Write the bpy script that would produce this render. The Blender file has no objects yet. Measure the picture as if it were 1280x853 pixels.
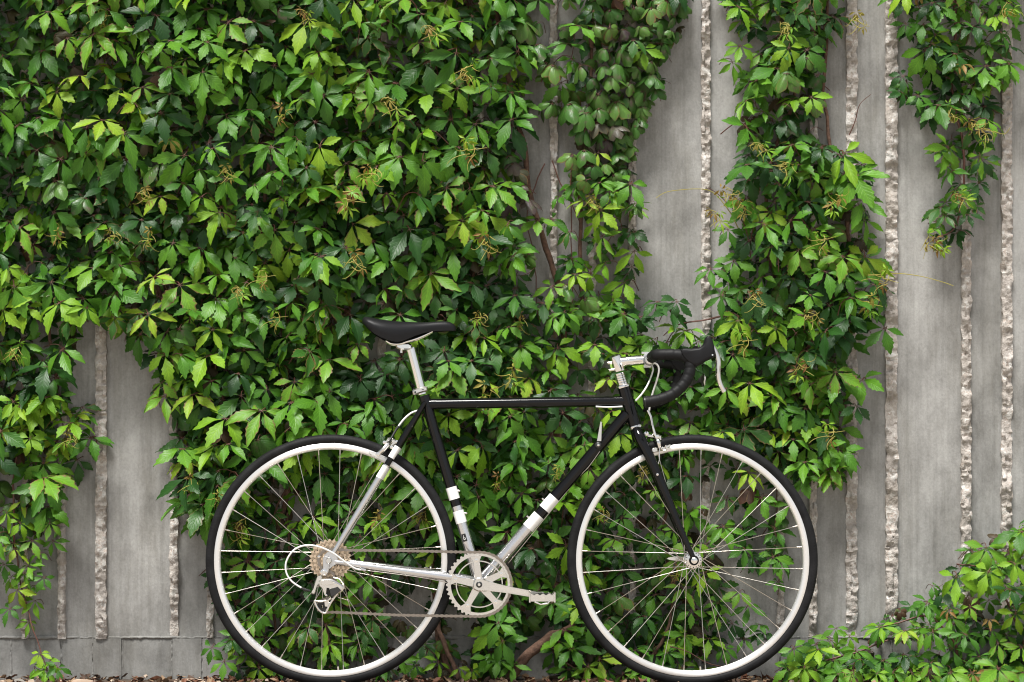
import bpy, math, random
import numpy as np
from mathutils import Vector, Matrix, Quaternion, noise as mnoise

# ------------------------------------------------------------------ camera, sky, sun
CAM_D = 6.2                      # metres from the lens to the plane of the bicycle
S = 0.002166                     # metres per photo pixel in that plane
F = CAM_D / S                    # focal length in photo pixels
HZ = 500.0                       # horizon row
ZC = (857.0 - HZ) * S            # lens height
scene = bpy.context.scene
col = scene.collection
cam_d = bpy.data.cameras.new('camera')
cam = bpy.data.objects.new('camera', cam_d); col.objects.link(cam)
cam.location = (0, -CAM_D, ZC)
cam.rotation_euler = (math.radians(90), 0, 0)
cam_d.sensor_width = 36.0
cam_d.lens = F / 1280.0 * 36.0
cam_d.shift_y = (HZ - 426.5) / 1280.0
cam_d.clip_start = 0.05
cam_d.clip_end = 400
cam_d.dof.use_dof = True
cam_d.dof.focus_distance = CAM_D + 0.02
cam_d.dof.aperture_fstop = 8.0
scene.camera = cam

SUN_EL, SUN_AZ = 65.0, -24.0     # the sun stands behind the lens, a little to the left, behind thin cloud
world = bpy.data.worlds.new('World'); scene.world = world; world.use_nodes = True
wn = world.node_tree.nodes; wl = world.node_tree.links
bg = wn['Background']; bg.inputs['Strength'].default_value = 0.05
sky = wn.new('ShaderNodeTexSky'); sky.sky_type = 'NISHITA'; sky.sun_disc = False
sky.sun_elevation = math.radians(SUN_EL); sky.sun_rotation = math.radians(180 + SUN_AZ)
sky.air_density = 1.0; sky.dust_density = 1.0; sky.ozone_density = 1.0
hs = wn.new('ShaderNodeHueSaturation'); hs.inputs['Saturation'].default_value = 0.22
wl.new(sky.outputs[0], hs.inputs['Color']); wl.new(hs.outputs[0], bg.inputs['Color'])
sun_d = bpy.data.lights.new('sun', 'SUN'); sun_d.energy = 2.8; sun_d.angle = math.radians(20)
sun_d.color = (1.0, 0.975, 0.93)
sun = bpy.data.objects.new('sun', sun_d); col.objects.link(sun)
_e, _a = math.radians(SUN_EL), math.radians(SUN_AZ)
_dir = Vector((math.sin(_a) * math.cos(_e), -math.cos(_a) * math.cos(_e), math.sin(_e)))
sun.rotation_euler = _dir.to_track_quat('Z', 'Y').to_euler()
scene.view_settings.view_transform = 'Standard'
scene.view_settings.look = 'None'
scene.view_settings.exposure = 1.35
scene.view_settings.gamma = 1.0
scene.cycles.max_bounces = 6
scene.cycles.diffuse_bounces = 2
scene.cycles.filter_width = 1.1

WALL_Y = 0.30
R = random.Random(7)
NPR = np.random.RandomState(11)

# ------------------------------------------------------------------ helpers
def B(px, py, y=0.0):            # a point of the bicycle (metres, in its own plane)
    return Vector(((px - 640.0) * S, y, (857.0 - py) * S))
def W(px, py, y=WALL_Y):         # a point at depth y
    k = (CAM_D + y) / F
    return Vector(((px - 640.0) * k, y, ZC - (py - HZ) * k))

def link(name, me, mats, parent=None, smooth=None):
    o = bpy.data.objects.new(name, me); col.objects.link(o)
    if mats is not None:
        for m in (mats if isinstance(mats, (list, tuple)) else [mats]): me.materials.append(m)
    if parent is not None: o.parent = parent
    return o
def mesh(name, v, f, angle=40):
    me = bpy.data.meshes.new(name)
    me.from_pydata([tuple(p) for p in v], [], f); me.update()
    if angle:
        me.shade_smooth()
        if angle < 180: me.set_sharp_from_angle(angle=math.radians(angle))
    return me
def tag(o, label, cat=None, group=None, kind=None):
    if label: o['label'] = label
    if cat: o['category'] = cat
    if group: o['group'] = group
    if kind: o['kind'] = kind
    return o
def empty(name, loc, label, cat, group=None):
    o = bpy.data.objects.new(name, None); col.objects.link(o); o.location = loc
    o.empty_display_size = 0.1
    return tag(o, label, cat, group)

class MB:
    def __init__(self): self.v = []; self.f = []
    def add(self, v, f):
        n = len(self.v); self.v += [tuple(p) for p in v]; self.f += [tuple(i + n for i in q) for q in f]
        return self
    def box(self, c, s, rot=None):
        x, y, z = [k / 2 for k in s]
        v = [Vector((a * x, b * y, d * z)) for a in (-1, 1) for b in (-1, 1) for d in (-1, 1)]
        if rot is not None: v = [rot @ p for p in v]
        return self.add([p + Vector(c) for p in v], [(0, 1, 3, 2), (4, 6, 7, 5), (0, 4, 5, 1), (2, 3, 7, 6), (0, 2, 6, 4), (1, 5, 7, 3)])
    def tube(self, pts, rad, n=12, cap=True):
        v, f = tube_geo(pts, rad, n, cap); return self.add(v, f)
    def prism(self, outline, y0, y1, bev=0.0):   # outline in (x, z), thickness along y
        k = len(outline)
        if bev <= 0:
            v = [(x, y0, z) for x, z in outline] + [(x, y1, z) for x, z in outline]
            f = [tuple(range(k)), tuple(range(2 * k - 1, k - 1, -1))]
            f += [(i, i + k, (i + 1) % k + k, (i + 1) % k) for i in range(k)]
            return self.add(v, f)
        cx = sum(p[0] for p in outline) / k; cz = sum(p[1] for p in outline) / k
        ins = []
        for i in range(k):
            a = Vector(outline[i - 1]); b = Vector(outline[i]); c = Vector(outline[(i + 1) % k])
            d = ((a - b).normalized() + (c - b).normalized())
            if d.length < 1e-4: d = Vector((cx - b.x, cz - b.y))
            d.normalize()
            if d.dot(Vector((cx, cz)) - b) < 0: d = -d * 0.3
            ins.append(b + d * bev)
        s = 1 if y1 > y0 else -1
        v = [(p[0], y0, p[1]) for p in ins] + [(p[0], y0 + s * bev, p[1]) for p in outline] \
            + [(p[0], y1 - s * bev, p[1]) for p in outline] + [(p[0], y1, p[1]) for p in ins]
        f = [tuple(range(k)), tuple(range(4 * k - 1, 3 * k - 1, -1))]
        for r in range(3):
            f += [(r * k + i, (r + 1) * k + i, (r + 1) * k + (i + 1) % k, r * k + (i + 1) % k) for i in range(k)]
        return self.add(v, f)
    def disc(self, c, prof, n=24):               # lathe about y through c: prof = [(radius, y)]
        v = []; f = []
        m = len(prof)
        for i in range(n):
            a = 2 * math.pi * i / n
            for r, y in prof: v.append((c[0] + r * math.cos(a), c[1] + y, c[2] + r * math.sin(a)))
        for i in range(n):
            j = (i + 1) % n
            for k in range(m - 1): f.append((i * m + k, j * m + k, j * m + k + 1, i * m + k + 1))
        return self.add(v, f)
    def build(self, name, mat, parent=None, angle=40):
        return link(name, mesh(name, self.v, self.f, angle), mat, parent)

def tube_geo(pts, rad, n=12, cap=True):
    pts = [Vector(p) for p in pts]
    m = len(pts)
    if not hasattr(rad, '__len__'): rad = [rad] * m
    tg = []
    for i in range(m):
        a = pts[max(i - 1, 0)]; b = pts[min(i + 1, m - 1)]
        d = b - a
        tg.append(d.normalized() if d.length > 1e-9 else Vector((1, 0, 0)))
    ref = Vector((0, 1, 0)) if abs(tg[0].y) < 0.8 else Vector((1, 0, 0))
    u = tg[0].cross(ref).normalized()
    v = []; f = []
    for i in range(m):
        u = (u - tg[i] * u.dot(tg[i])).normalized()
        w = tg[i].cross(u)
        for k in range(n):
            a = 2 * math.pi * k / n
            v.append(pts[i] + (u * math.cos(a) + w * math.sin(a)) * rad[i])
    for i in range(m - 1):
        for k in range(n):
            k2 = (k + 1) % n
            f.append((i * n + k, i * n + k2, (i + 1) * n + k2, (i + 1) * n + k))
    if cap:
        f.append(tuple(range(n - 1, -1, -1))); f.append(tuple(range((m - 1) * n, m * n)))
    return v, f
def spline(pts, per=8):
    pts = [Vector(p) for p in pts]
    out = []
    for i in range(len(pts) - 1):
        p0 = pts[max(i - 1, 0)]; p1 = pts[i]; p2 = pts[i + 1]; p3 = pts[min(i + 2, len(pts) - 1)]
        for k in range(per):
            t = k / per
            out.append(0.5 * ((2 * p1) + (p2 - p0) * t + (2 * p0 - 5 * p1 + 4 * p2 - p3) * t * t + (3 * p1 - p0 - 3 * p2 + p3) * t ** 3))
    out.append(pts[-1]); return out
def tube(name, pts, rad, mat, parent, n=14, angle=50):
    v, f = tube_geo(pts, rad, n); return link(name, mesh(name, v, f, angle), mat, parent)

# ------------------------------------------------------------------ materials
def newmat(name):
    m = bpy.data.materials.new(name); m.use_nodes = True
    nt = m.node_tree; return m, nt, nt.nodes['Principled BSDF']
def simple(name, c, rough=0.5, metal=0.0, coat=0.0, bump=None, spec=0.5, var=0.0):
    m, nt, p = newmat(name)
    p.inputs['Base Color'].default_value = (*c, 1); p.inputs['Roughness'].default_value = rough
    p.inputs['Metallic'].default_value = metal; p.inputs['Coat Weight'].default_value = coat
    p.inputs['Coat Roughness'].default_value = 0.06
    p.inputs['Specular IOR Level'].default_value = spec
    tc = nt.nodes.new('ShaderNodeTexCoord')
    if var:
        n = nt.nodes.new('ShaderNodeTexNoise'); n.inputs['Scale'].default_value = 60; n.inputs['Detail'].default_value = 5
        nt.links.new(tc.outputs['Object'], n.inputs['Vector'])
        r = nt.nodes.new('ShaderNodeMapRange'); r.inputs[3].default_value = max(rough - var, 0.03); r.inputs[4].default_value = rough + var
        nt.links.new(n.outputs['Fac'], r.inputs[0]); nt.links.new(r.outputs[0], p.inputs['Roughness'])
    if bump:
        n2 = nt.nodes.new('ShaderNodeTexNoise'); n2.inputs['Scale'].default_value = bump[0]; n2.inputs['Detail'].default_value = 3
        nt.links.new(tc.outputs['Object'], n2.inputs['Vector'])
        b = nt.nodes.new('ShaderNodeBump'); b.inputs['Strength'].default_value = bump[1]; b.inputs['Distance'].default_value = 0.001
        nt.links.new(n2.outputs['Fac'], b.inputs['Height']); nt.links.new(b.outputs[0], p.inputs['Normal'])
    return m
M = {}
M['black'] = simple('black_gloss_paint', (0.004, 0.004, 0.0045), 0.08, 0, 0.0, var=0.03, spec=0.32)
M['silver'] = simple('silver_paint', (0.64, 0.64, 0.65), 0.24, 0.9, 0.4, var=0.05)
M['white'] = simple('white_paint', (0.82, 0.82, 0.80), 0.3, 0, 0.3, var=0.05)
M['chrome'] = simple('polished_metal', (0.86, 0.84, 0.81), 0.13, 1.0, var=0.05)
M['alu'] = simple('satin_aluminium', (0.80, 0.77, 0.73), 0.22, 1.0, var=0.08)
M['rim'] = simple('machined_rim', (0.95, 0.94, 0.92), 0.40, 0.82, var=0.04)
_nt = M['rim'].node_tree; _p = _nt.nodes['Principled BSDF']; _p.inputs['Anisotropic'].default_value = 0.85; _p.inputs['Anisotropic Rotation'].default_value = 0.25
_tg = _nt.nodes.new('ShaderNodeTangent'); _tg.direction_type = 'RADIAL'; _tg.axis = 'Y'; _nt.links.new(_tg.outputs[0], _p.inputs['Tangent'])
M['steel'] = simple('spoke_steel', (0.66, 0.61, 0.55), 0.32, 1.0, var=0.08)
M['chain'] = simple('oily_chain_steel', (0.33, 0.29, 0.25), 0.38, 1.0, var=0.12)
M['dark'] = simple('dark_steel', (0.05, 0.05, 0.05), 0.35, 0.6, var=0.1)
M['cog_reflect'] = simple('reflection_tan_sprocket_steel', (0.78, 0.63, 0.47), 0.40, 1.0, var=0.12)  # steel with its warm tan reflection painted into the base colour
M['cog_shade'] = simple('shade_dark_sprocket_steel', (0.46, 0.36, 0.26), 0.35, 1.0, var=0.12)  # darker copy of the sprocket steel, paints shadow between the cogs
M['rubber'] = simple('black_hood_rubber', (0.008, 0.008, 0.009), 0.5, 0, 0, (900, 0.12), var=0.08, spec=0.2)
M['leather'] = simple('black_saddle_leather', (0.009, 0.009, 0.010), 0.42, 0, 0, (1400, 0.25), var=0.06, spec=0.2)
M['tape'] = simple('black_bar_tape', (0.008, 0.008, 0.0085), 0.55, 0, 0, (1200, 0.2), var=0.05, spec=0.2)
M['cable'] = simple('white_cable_housing', (0.78, 0.78, 0.76), 0.35, var=0.05)
M['plastic'] = simple('black_plastic', (0.012, 0.012, 0.012), 0.4, var=0.05)

def tyre_material():
    m, nt, p = newmat('black_tyre_rubber')
    p.inputs['Roughness'].default_value = 0.6; p.inputs['Specular IOR Level'].default_value = 0.15
    uv = nt.nodes.new('ShaderNodeUVMap'); sep = nt.nodes.new('ShaderNodeSeparateXYZ'); nt.links.new(uv.outputs[0], sep.inputs[0])
    def math_(op, a, b=None):
        n = nt.nodes.new('ShaderNodeMath'); n.operation = op
        for i, x in enumerate((a, b)):
            if x is None: continue
            if isinstance(x, (int, float)): n.inputs[i].default_value = x
            else: nt.links.new(x, n.inputs[i])
        return n.outputs[0]
    # sipes: slanted grooves on both shoulders, v = 0 at the tread centre
    d = math_('ABSOLUTE', sep.outputs[1])
    ph = math_('ADD', math_('MULTIPLY', sep.outputs[0], 260.0), math_('MULTIPLY', d, 1.6))
    tri = math_('PINGPONG', ph, 0.5)
    groove = math_('LESS_THAN', tri, 0.11)
    band = math_('MULTIPLY', math_('GREATER_THAN', d, 0.22), math_('LESS_THAN', d, 0.52))
    g = math_('MULTIPLY', groove, band)
    line = math_('LESS_THAN', math_('ABSOLUTE', math_('SUBTRACT', d, 0.56)), 0.018)
    h = math_('SUBTRACT', 1.0, math_('MAXIMUM', g, line))
    b = nt.nodes.new('ShaderNodeBump'); b.inputs['Strength'].default_value = 0.8; b.inputs['Distance'].default_value = 0.0012
    nt.links.new(h, b.inputs['Height']); nt.links.new(b.outputs[0], p.inputs['Normal'])
    n = nt.nodes.new('ShaderNodeTexNoise'); n.inputs['Scale'].default_value = 30; n.inputs['Detail'].default_value = 6
    tc = nt.nodes.new('ShaderNodeTexCoord'); nt.links.new(tc.outputs['Object'], n.inputs['Vector'])
    r = nt.nodes.new('ShaderNodeValToRGB'); r.color_ramp.elements[0].color = (0.007, 0.007, 0.0075, 1); r.color_ramp.elements[1].color = (0.016, 0.016, 0.017, 1)
    r.color_ramp.elements[0].position = 0.35; r.color_ramp.elements[1].position = 0.75
    nt.links.new(n.outputs['Fac'], r.inputs[0]); nt.links.new(r.outputs[0], p.inputs['Base Color'])
    return m
M['tyre'] = tyre_material()

def ramp(nt, fac, stops):
    r = nt.nodes.new('ShaderNodeValToRGB')
    e = r.color_ramp.elements
    while len(e) < len(stops): e.new(0.5)
    for i, (p, c) in enumerate(stops): e[i].position = p; e[i].color = (*c, 1)
    nt.links.new(fac, r.inputs[0]); return r.outputs[0]
def tex(nt, kind, vec, scale, detail=4, rough=0.55, **kw):
    n = nt.nodes.new(kind); n.inputs['Scale'].default_value = scale
    if 'Detail' in n.inputs: n.inputs['Detail'].default_value = detail
    if 'Roughness' in n.inputs: n.inputs['Roughness'].default_value = rough
    for k, v in kw.items(): setattr(n, k, v)
    nt.links.new(vec, n.inputs['Vector']); return n
def mapping(nt, src, scale):
    n = nt.nodes.new('ShaderNodeMapping'); n.inputs['Scale'].default_value = scale
    nt.links.new(src, n.inputs['Vector']); return n.outputs[0]
def mix(nt, mode, fac, a, b):
    n = nt.nodes.new('ShaderNodeMix'); n.data_type = 'RGBA'; n.blend_type = mode
    for sock, x in ((n.inputs[0], fac), (n.inputs[6], a), (n.inputs[7], b)):
        if isinstance(x, (int, float)): sock.default_value = x
        elif isinstance(x, tuple): sock.default_value = (*x, 1)
        else: nt.links.new(x, sock)
    return n.outputs[2]
def bumpn(nt, h, strength, dist, prev=None):
    b = nt.nodes.new('ShaderNodeBump'); b.inputs['Strength'].default_value = strength; b.inputs['Distance'].default_value = dist
    nt.links.new(h, b.inputs['Height'])
    if prev is not None: nt.links.new(prev, b.inputs['Normal'])
    return b.outputs[0]

def concrete(name, tint=1.0, grain=True):
    m, nt, p = newmat(name)
    geo = nt.nodes.new('ShaderNodeNewGeometry').outputs['Position']
    oi = nt.nodes.new('ShaderNodeObjectInfo').outputs['Random']
    streak = tex(nt, 'ShaderNodeTexNoise', mapping(nt, geo, (70, 70, 0.9)), 1.0, 5, 0.6)
    blot = tex(nt, 'ShaderNodeTexNoise', mapping(nt, geo, (1, 1, 0.6)), 6.0, 8, 0.72)
    fine = tex(nt, 'ShaderNodeTexNoise', geo, 160, 3, 0.6)
    t = tint
    c = ramp(nt, blot.outputs['Fac'], [(0.32, (0.188 * t, 0.186 * t, 0.178 * t)), (0.5, (0.302 * t, 0.300 * t, 0.290 * t)), (0.68, (0.400 * t, 0.398 * t, 0.386 * t))])
    s = ramp(nt, streak.outputs['Fac'], [(0.3, (0.66, 0.66, 0.65)), (0.5, (1, 1, 1)), (0.75, (1.12, 1.12, 1.12))])
    c = mix(nt, 'MULTIPLY', 0.38 if grain else 0.15, c, s)
    drip = tex(nt, 'ShaderNodeTexNoise', mapping(nt, geo, (9, 9, 1.5)), 1.0, 7, 0.75)
    c = mix(nt, 'MULTIPLY', 0.8, c, ramp(nt, drip.outputs['Fac'], [(0.34, (0.68, 0.665, 0.63)), (0.52, (1, 1, 1)), (0.72, (1.1, 1.1, 1.1))]))
    f = ramp(nt, fine.outputs['Fac'], [(0.3, (0.86, 0.86, 0.86)), (0.6, (1.04, 1.04, 1.04))])
    c = mix(nt, 'MULTIPLY', 0.7, c, f)
    ov = ramp(nt, oi, [(0, (0.90, 0.90, 0.89)), (1, (1.06, 1.05, 1.04))])
    c = mix(nt, 'MULTIPLY', 1.0, c, ov)
    pits = tex(nt, 'ShaderNodeTexVoronoi', geo, 55)
    pm = ramp(nt, pits.outputs['Distance'], [(0.08, (0, 0, 0)), (0.22, (1, 1, 1))])
    gate = tex(nt, 'ShaderNodeTexNoise', geo, 14, 2)
    gm = ramp(nt, gate.outputs['Fac'], [(0.50, (1, 1, 1)), (0.58, (0, 0, 0))])
    pm2 = mix(nt, 'LIGHTEN', 1.0, pm, gm)
    c = mix(nt, 'MULTIPLY', 0.45, c, pm2)
    nt.links.new(c, p.inputs['Base Color'])
    p.inputs['Roughness'].default_value = 0.86; p.inputs['Specular IOR Level'].default_value = 0.25
    n = bumpn(nt, fine.outputs['Fac'], 0.35, 0.0015)
    if grain: n = bumpn(nt, streak.outputs['Fac'], 0.5, 0.0022, n)
    n = bumpn(nt, pm2, 0.8, 0.004, n)
    n = bumpn(nt, blot.outputs['Fac'], 0.5, 0.006, n)
    nt.links.new(n, p.inputs['Normal'])
    return m
M['concrete'] = concrete('board_marked_concrete')
M['block'] = concrete('smooth_base_concrete', 0.86, False)
def rib_material():
    m, nt, p = newmat('broken_aggregate_concrete')
    geo = nt.nodes.new('ShaderNodeNewGeometry').outputs['Position']
    v = tex(nt, 'ShaderNodeTexVoronoi', geo, 95)
    rnd = nt.nodes.new('ShaderNodeSeparateColor'); nt.links.new(v.outputs['Color'], rnd.inputs[0])
    c = ramp(nt, rnd.outputs[0], [(0.0, (0.24, 0.23, 0.23)), (0.12, (0.34, 0.32, 0.30)), (0.45, (0.44, 0.405, 0.37)), (0.75, (0.50, 0.465, 0.43)), (0.88, (0.44, 0.33, 0.28)), (1.0, (0.60, 0.585, 0.56))])
    n1 = tex(nt, 'ShaderNodeTexNoise', geo, 45, 6, 0.65)
    paste = ramp(nt, n1.outputs['Fac'], [(0.3, (0.31, 0.285, 0.26)), (0.55, (0.45, 0.415, 0.385)), (0.75, (0.54, 0.515, 0.485))])
    gate = ramp(nt, tex(nt, 'ShaderNodeTexNoise', geo, 30, 2).outputs['Fac'], [(0.48, (0, 0, 0)), (0.58, (1, 1, 1))])
    c = mix(nt, 'MIX', gate, paste, c)
    dirt = ramp(nt, tex(nt, 'ShaderNodeTexNoise', geo, 11, 6, 0.7).outputs['Fac'], [(0.33, (0.70, 0.68, 0.64)), (0.55, (1, 1, 1))])
    c = mix(nt, 'MULTIPLY', 0.9, c, mix(nt, 'MULTIPLY', 1.0, dirt, (0.98, 0.97, 0.955)))
    nt.links.new(c, p.inputs['Base Color']); p.inputs['Roughness'].default_value = 0.85
    p.inputs['Specular IOR Level'].default_value = 0.25
    n = bumpn(nt, v.outputs['Distance'], 0.5, 0.004)
    n = bumpn(nt, tex(nt, 'ShaderNodeTexNoise', geo, 220, 5, 0.7).outputs['Fac'], 0.7, 0.003, n)
    nt.links.new(n, p.inputs['Normal'])
    return m
M['rib'] = rib_material()

def leaf_material(name, stops, under, rough=0.42, trans=0.22, blotch=None):
    m, nt, p = newmat(name)
    uv = nt.nodes.new('ShaderNodeUVMap'); sep = nt.nodes.new('ShaderNodeSeparateXYZ'); nt.links.new(uv.outputs[0], sep.inputs[0])
    at = nt.nodes.new('ShaderNodeAttribute'); at.attribute_name = 'rnd'
    oi = nt.nodes.new('ShaderNodeObjectInfo')
    ad = nt.nodes.new('ShaderNodeMath'); ad.operation = 'ADD'; nt.links.new(at.outputs['Fac'], ad.inputs[0]); nt.links.new(oi.outputs['Random'], ad.inputs[1])
    fr = nt.nodes.new('ShaderNodeMath'); fr.operation = 'FRACT'; nt.links.new(ad.outputs[0], fr.inputs[0])
    c = ramp(nt, fr.outputs[0], stops)
    geo = nt.nodes.new('ShaderNodeNewGeometry')
    n1 = tex(nt, 'ShaderNodeTexNoise', geo.outputs['Position'], 38, 5, 0.6)
    if blotch:
        c = mix(nt, 'MIX', ramp(nt, n1.outputs['Fac'], [(0.52, (0, 0, 0)), (0.70, (0.8, 0.8, 0.8))]), c, blotch)
    mot = ramp(nt, n1.outputs['Fac'], [(0.3, (0.82, 0.84, 0.80)), (0.7, (1.12, 1.1, 1.05))])
    c = mix(nt, 'MULTIPLY', 1.0, c, mot)
    # side veins as a herring-bone over the leaflet, v = 0 on the midrib
    av = nt.nodes.new('ShaderNodeMath'); av.operation = 'ABSOLUTE'; nt.links.new(sep.outputs[1], av.inputs[0])
    mu = nt.nodes.new('ShaderNodeMath'); mu.operation = 'MULTIPLY_ADD'; nt.links.new(av.outputs[0], mu.inputs[0]); mu.inputs[1].default_value = -0.26; nt.links.new(sep.outputs[0], mu.inputs[2])
    sc = nt.nodes.new('ShaderNodeMath'); sc.operation = 'MULTIPLY'; nt.links.new(mu.outputs[0], sc.inputs[0]); sc.inputs[1].default_value = 8.0
    pp = nt.nodes.new('ShaderNodeMath'); pp.operation = 'PINGPONG'; nt.links.new(sc.outputs[0], pp.inputs[0]); pp.inputs[1].default_value = 0.5
    vein = ramp(nt, pp.outputs[0], [(0.0, (0, 0, 0)), (0.16, (1, 1, 1))])
    mid = ramp(nt, av.outputs[0], [(0.02, (0, 0, 0)), (0.10, (1, 1, 1))])
    hv = mix(nt, 'MULTIPLY', 1.0, vein, mid)
    light = mix(nt, 'MULTIPLY', 1.0, c, (1.32, 1.26, 1.2))
    c = mix(nt, 'MIX', hv, light, c)
    # browned margins on some of the leaves
    old = ramp(nt, fr.outputs[0], [(0.80, (0, 0, 0)), (0.90, (1, 1, 1))])
    n3 = tex(nt, 'ShaderNodeTexNoise', geo.outputs['Position'], 70, 3)
    e1 = nt.nodes.new('ShaderNodeMath'); e1.operation = 'MULTIPLY_ADD'; nt.links.new(n3.outputs['Fac'], e1.inputs[0]); e1.inputs[1].default_value = 0.9; nt.links.new(av.outputs[0], e1.inputs[2])
    e2 = nt.nodes.new('ShaderNodeMapRange'); e2.inputs[1].default_value = 1.22; e2.inputs[2].default_value = 1.42; nt.links.new(e1.outputs[0], e2.inputs[0])
    e3 = nt.nodes.new('ShaderNodeMath'); e3.operation = 'MULTIPLY'; nt.links.new(e2.outputs[0], e3.inputs[0]); nt.links.new(old, e3.inputs[1])
    c = mix(nt, 'MIX', e3.outputs[0], c, (0.16, 0.10, 0.04))
    back = mix(nt, 'MIX', 0.55, c, under)
    c = mix(nt, 'MIX', geo.outputs['Backfacing'], c, back)
    nt.links.new(c, p.inputs['Base Color'])
    p.inputs['Roughness'].default_value = rough; p.inputs['Specular IOR Level'].default_value = 0.28
    n = bumpn(nt, hv, 0.35, 0.0012)
    n = bumpn(nt, n1.outputs['Fac'], 0.25, 0.004, n)
    nt.links.new(n, p.inputs['Normal'])
    tr = nt.nodes.new('ShaderNodeBsdfTranslucent'); nt.links.new(mix(nt, 'MULTIPLY', 1.0, c, (1.25, 1.3, 0.6)), tr.inputs['Color'])
    ms = nt.nodes.new('ShaderNodeMixShader'); ms.inputs[0].default_value = trans
    nt.links.new(p.outputs[0], ms.inputs[1]); nt.links.new(tr.outputs[0], ms.inputs[2])
    nt.links.new(ms.outputs[0], nt.nodes['Material Output'].inputs['Surface'])
    return m
UND = (0.14, 0.20, 0.09)
LM = {
 'A': leaf_material('mature_green_leaf', [(0, (0.036, 0.118, 0.012)), (0.35, (0.056, 0.168, 0.014)), (0.7, (0.086, 0.222, 0.017)), (1, (0.125, 0.272, 0.021))], UND, 0.42, 0.22),
 'B': leaf_material('deep_green_shade_toned_leaf', [(0, (0.010, 0.040, 0.008)), (0.5, (0.018, 0.066, 0.011)), (1, (0.034, 0.108, 0.016))], (0.08, 0.12, 0.05), 0.40, 0.10),  # deep green, darkened further to put the shade of the gaps into colour
 'C': leaf_material('young_yellow_green_leaf', [(0, (0.118, 0.265, 0.016)), (0.5, (0.165, 0.320, 0.020)), (1, (0.235, 0.365, 0.028))], UND, 0.45, 0.26),
 'D': leaf_material('dusky_purple_green_leaf', [(0, (0.026, 0.085, 0.014)), (0.5, (0.050, 0.130, 0.022)), (1, (0.090, 0.180, 0.036))], UND, 0.32, 0.12, (0.095, 0.060, 0.062)),
 'E': leaf_material('bronze_young_leaf', [(0, (0.240, 0.240, 0.045)), (0.5, (0.280, 0.200, 0.055)), (1, (0.230, 0.120, 0.050))], UND, 0.45, 0.28),
 'P': leaf_material('purple_tinged_leaf', [(0, (0.036, 0.024, 0.026)), (0.5, (0.060, 0.044, 0.042)), (1, (0.072, 0.076, 0.044))], (0.05, 0.045, 0.04), 0.36, 0.10, (0.055, 0.090, 0.035)),
 'F': leaf_material('brown_shade_toned_leaf', [(0, (0.030, 0.022, 0.013)), (0.5, (0.040, 0.036, 0.015)), (1, (0.065, 0.030, 0.020))], (0.08, 0.06, 0.04), 0.5, 0.08),  # brown leaf, its colour darkened to paint shade deep between leaves
}
M['petiole'] = simple('dark_red_petiole', (0.10, 0.038, 0.026), 0.5)
M['tendril'] = simple('yellow_tendril', (0.30, 0.26, 0.05), 0.5)
def bark():
    m, nt, p = newmat('reddish_brown_bark')
    tc = nt.nodes.new('ShaderNodeNewGeometry').outputs['Position']
    n = tex(nt, 'ShaderNodeTexNoise', mapping(nt, tc, (60, 60, 60)), 1.5, 6, 0.7)
    c = ramp(nt, n.outputs['Fac'], [(0.3, (0.055, 0.030, 0.020)), (0.55, (0.13, 0.070, 0.045)), (0.8, (0.22, 0.14, 0.10))])
    nt.links.new(c, p.inputs['Base Color']); p.inputs['Roughness'].default_value = 0.85
    nt.links.new(bumpn(nt, n.outputs['Fac'], 0.9, 0.006), p.inputs['Normal']); return m
M['bark'] = bark()
def soil():
    m, nt, p = newmat('crumbly_soil')
    g = nt.nodes.new('ShaderNodeNewGeometry').outputs['Position']
    n = tex(nt, 'ShaderNodeTexNoise', g, 30, 8, 0.7)
    c = ramp(nt, n.outputs['Fac'], [(0.3, (0.05, 0.034, 0.024)), (0.55, (0.11, 0.078, 0.055)), (0.8, (0.20, 0.15, 0.11))])
    nt.links.new(c, p.inputs['Base Color']); p.inputs['Roughness'].default_value = 0.95
    nt.links.new(bumpn(nt, n.outputs['Fac'], 1.0, 0.02), p.inputs['Normal']); return m
M['soil'] = soil()
def gravel():
    m, nt, p = newmat('beige_fine_gravel')
    g = nt.nodes.new('ShaderNodeNewGeometry').outputs['Position']
    v = tex(nt, 'ShaderNodeTexVoronoi', g, 70)
    s = nt.nodes.new('ShaderNodeSeparateColor'); nt.links.new(v.outputs['Color'], s.inputs[0])
    c = ramp(nt, s.outputs[0], [(0, (0.24, 0.20, 0.16)), (0.5, (0.36, 0.30, 0.24)), (1, (0.48, 0.42, 0.36))])
    n = tex(nt, 'ShaderNodeTexNoise', g, 2.5, 5)
    c = mix(nt, 'MULTIPLY', 0.6, c, ramp(nt, n.outputs['Fac'], [(0.3, (0.75, 0.75, 0.75)), (0.7, (1.1, 1.1, 1.1))]))
    nt.links.new(c, p.inputs['Base Color']); p.inputs['Roughness'].default_value = 0.9
    nt.links.new(bumpn(nt, v.outputs['Distance'], 0.8, 0.01), p.inputs['Normal']); return m
M['gravel'] = gravel()
M['stone'] = simple('tan_stone_chip', (0.42, 0.31, 0.23), 0.85, 0, 0, (60, 0.8))
M['stonegrey'] = simple('grey_stone_chip', (0.20, 0.18, 0.16), 0.85, 0, 0, (60, 0.8))

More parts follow.
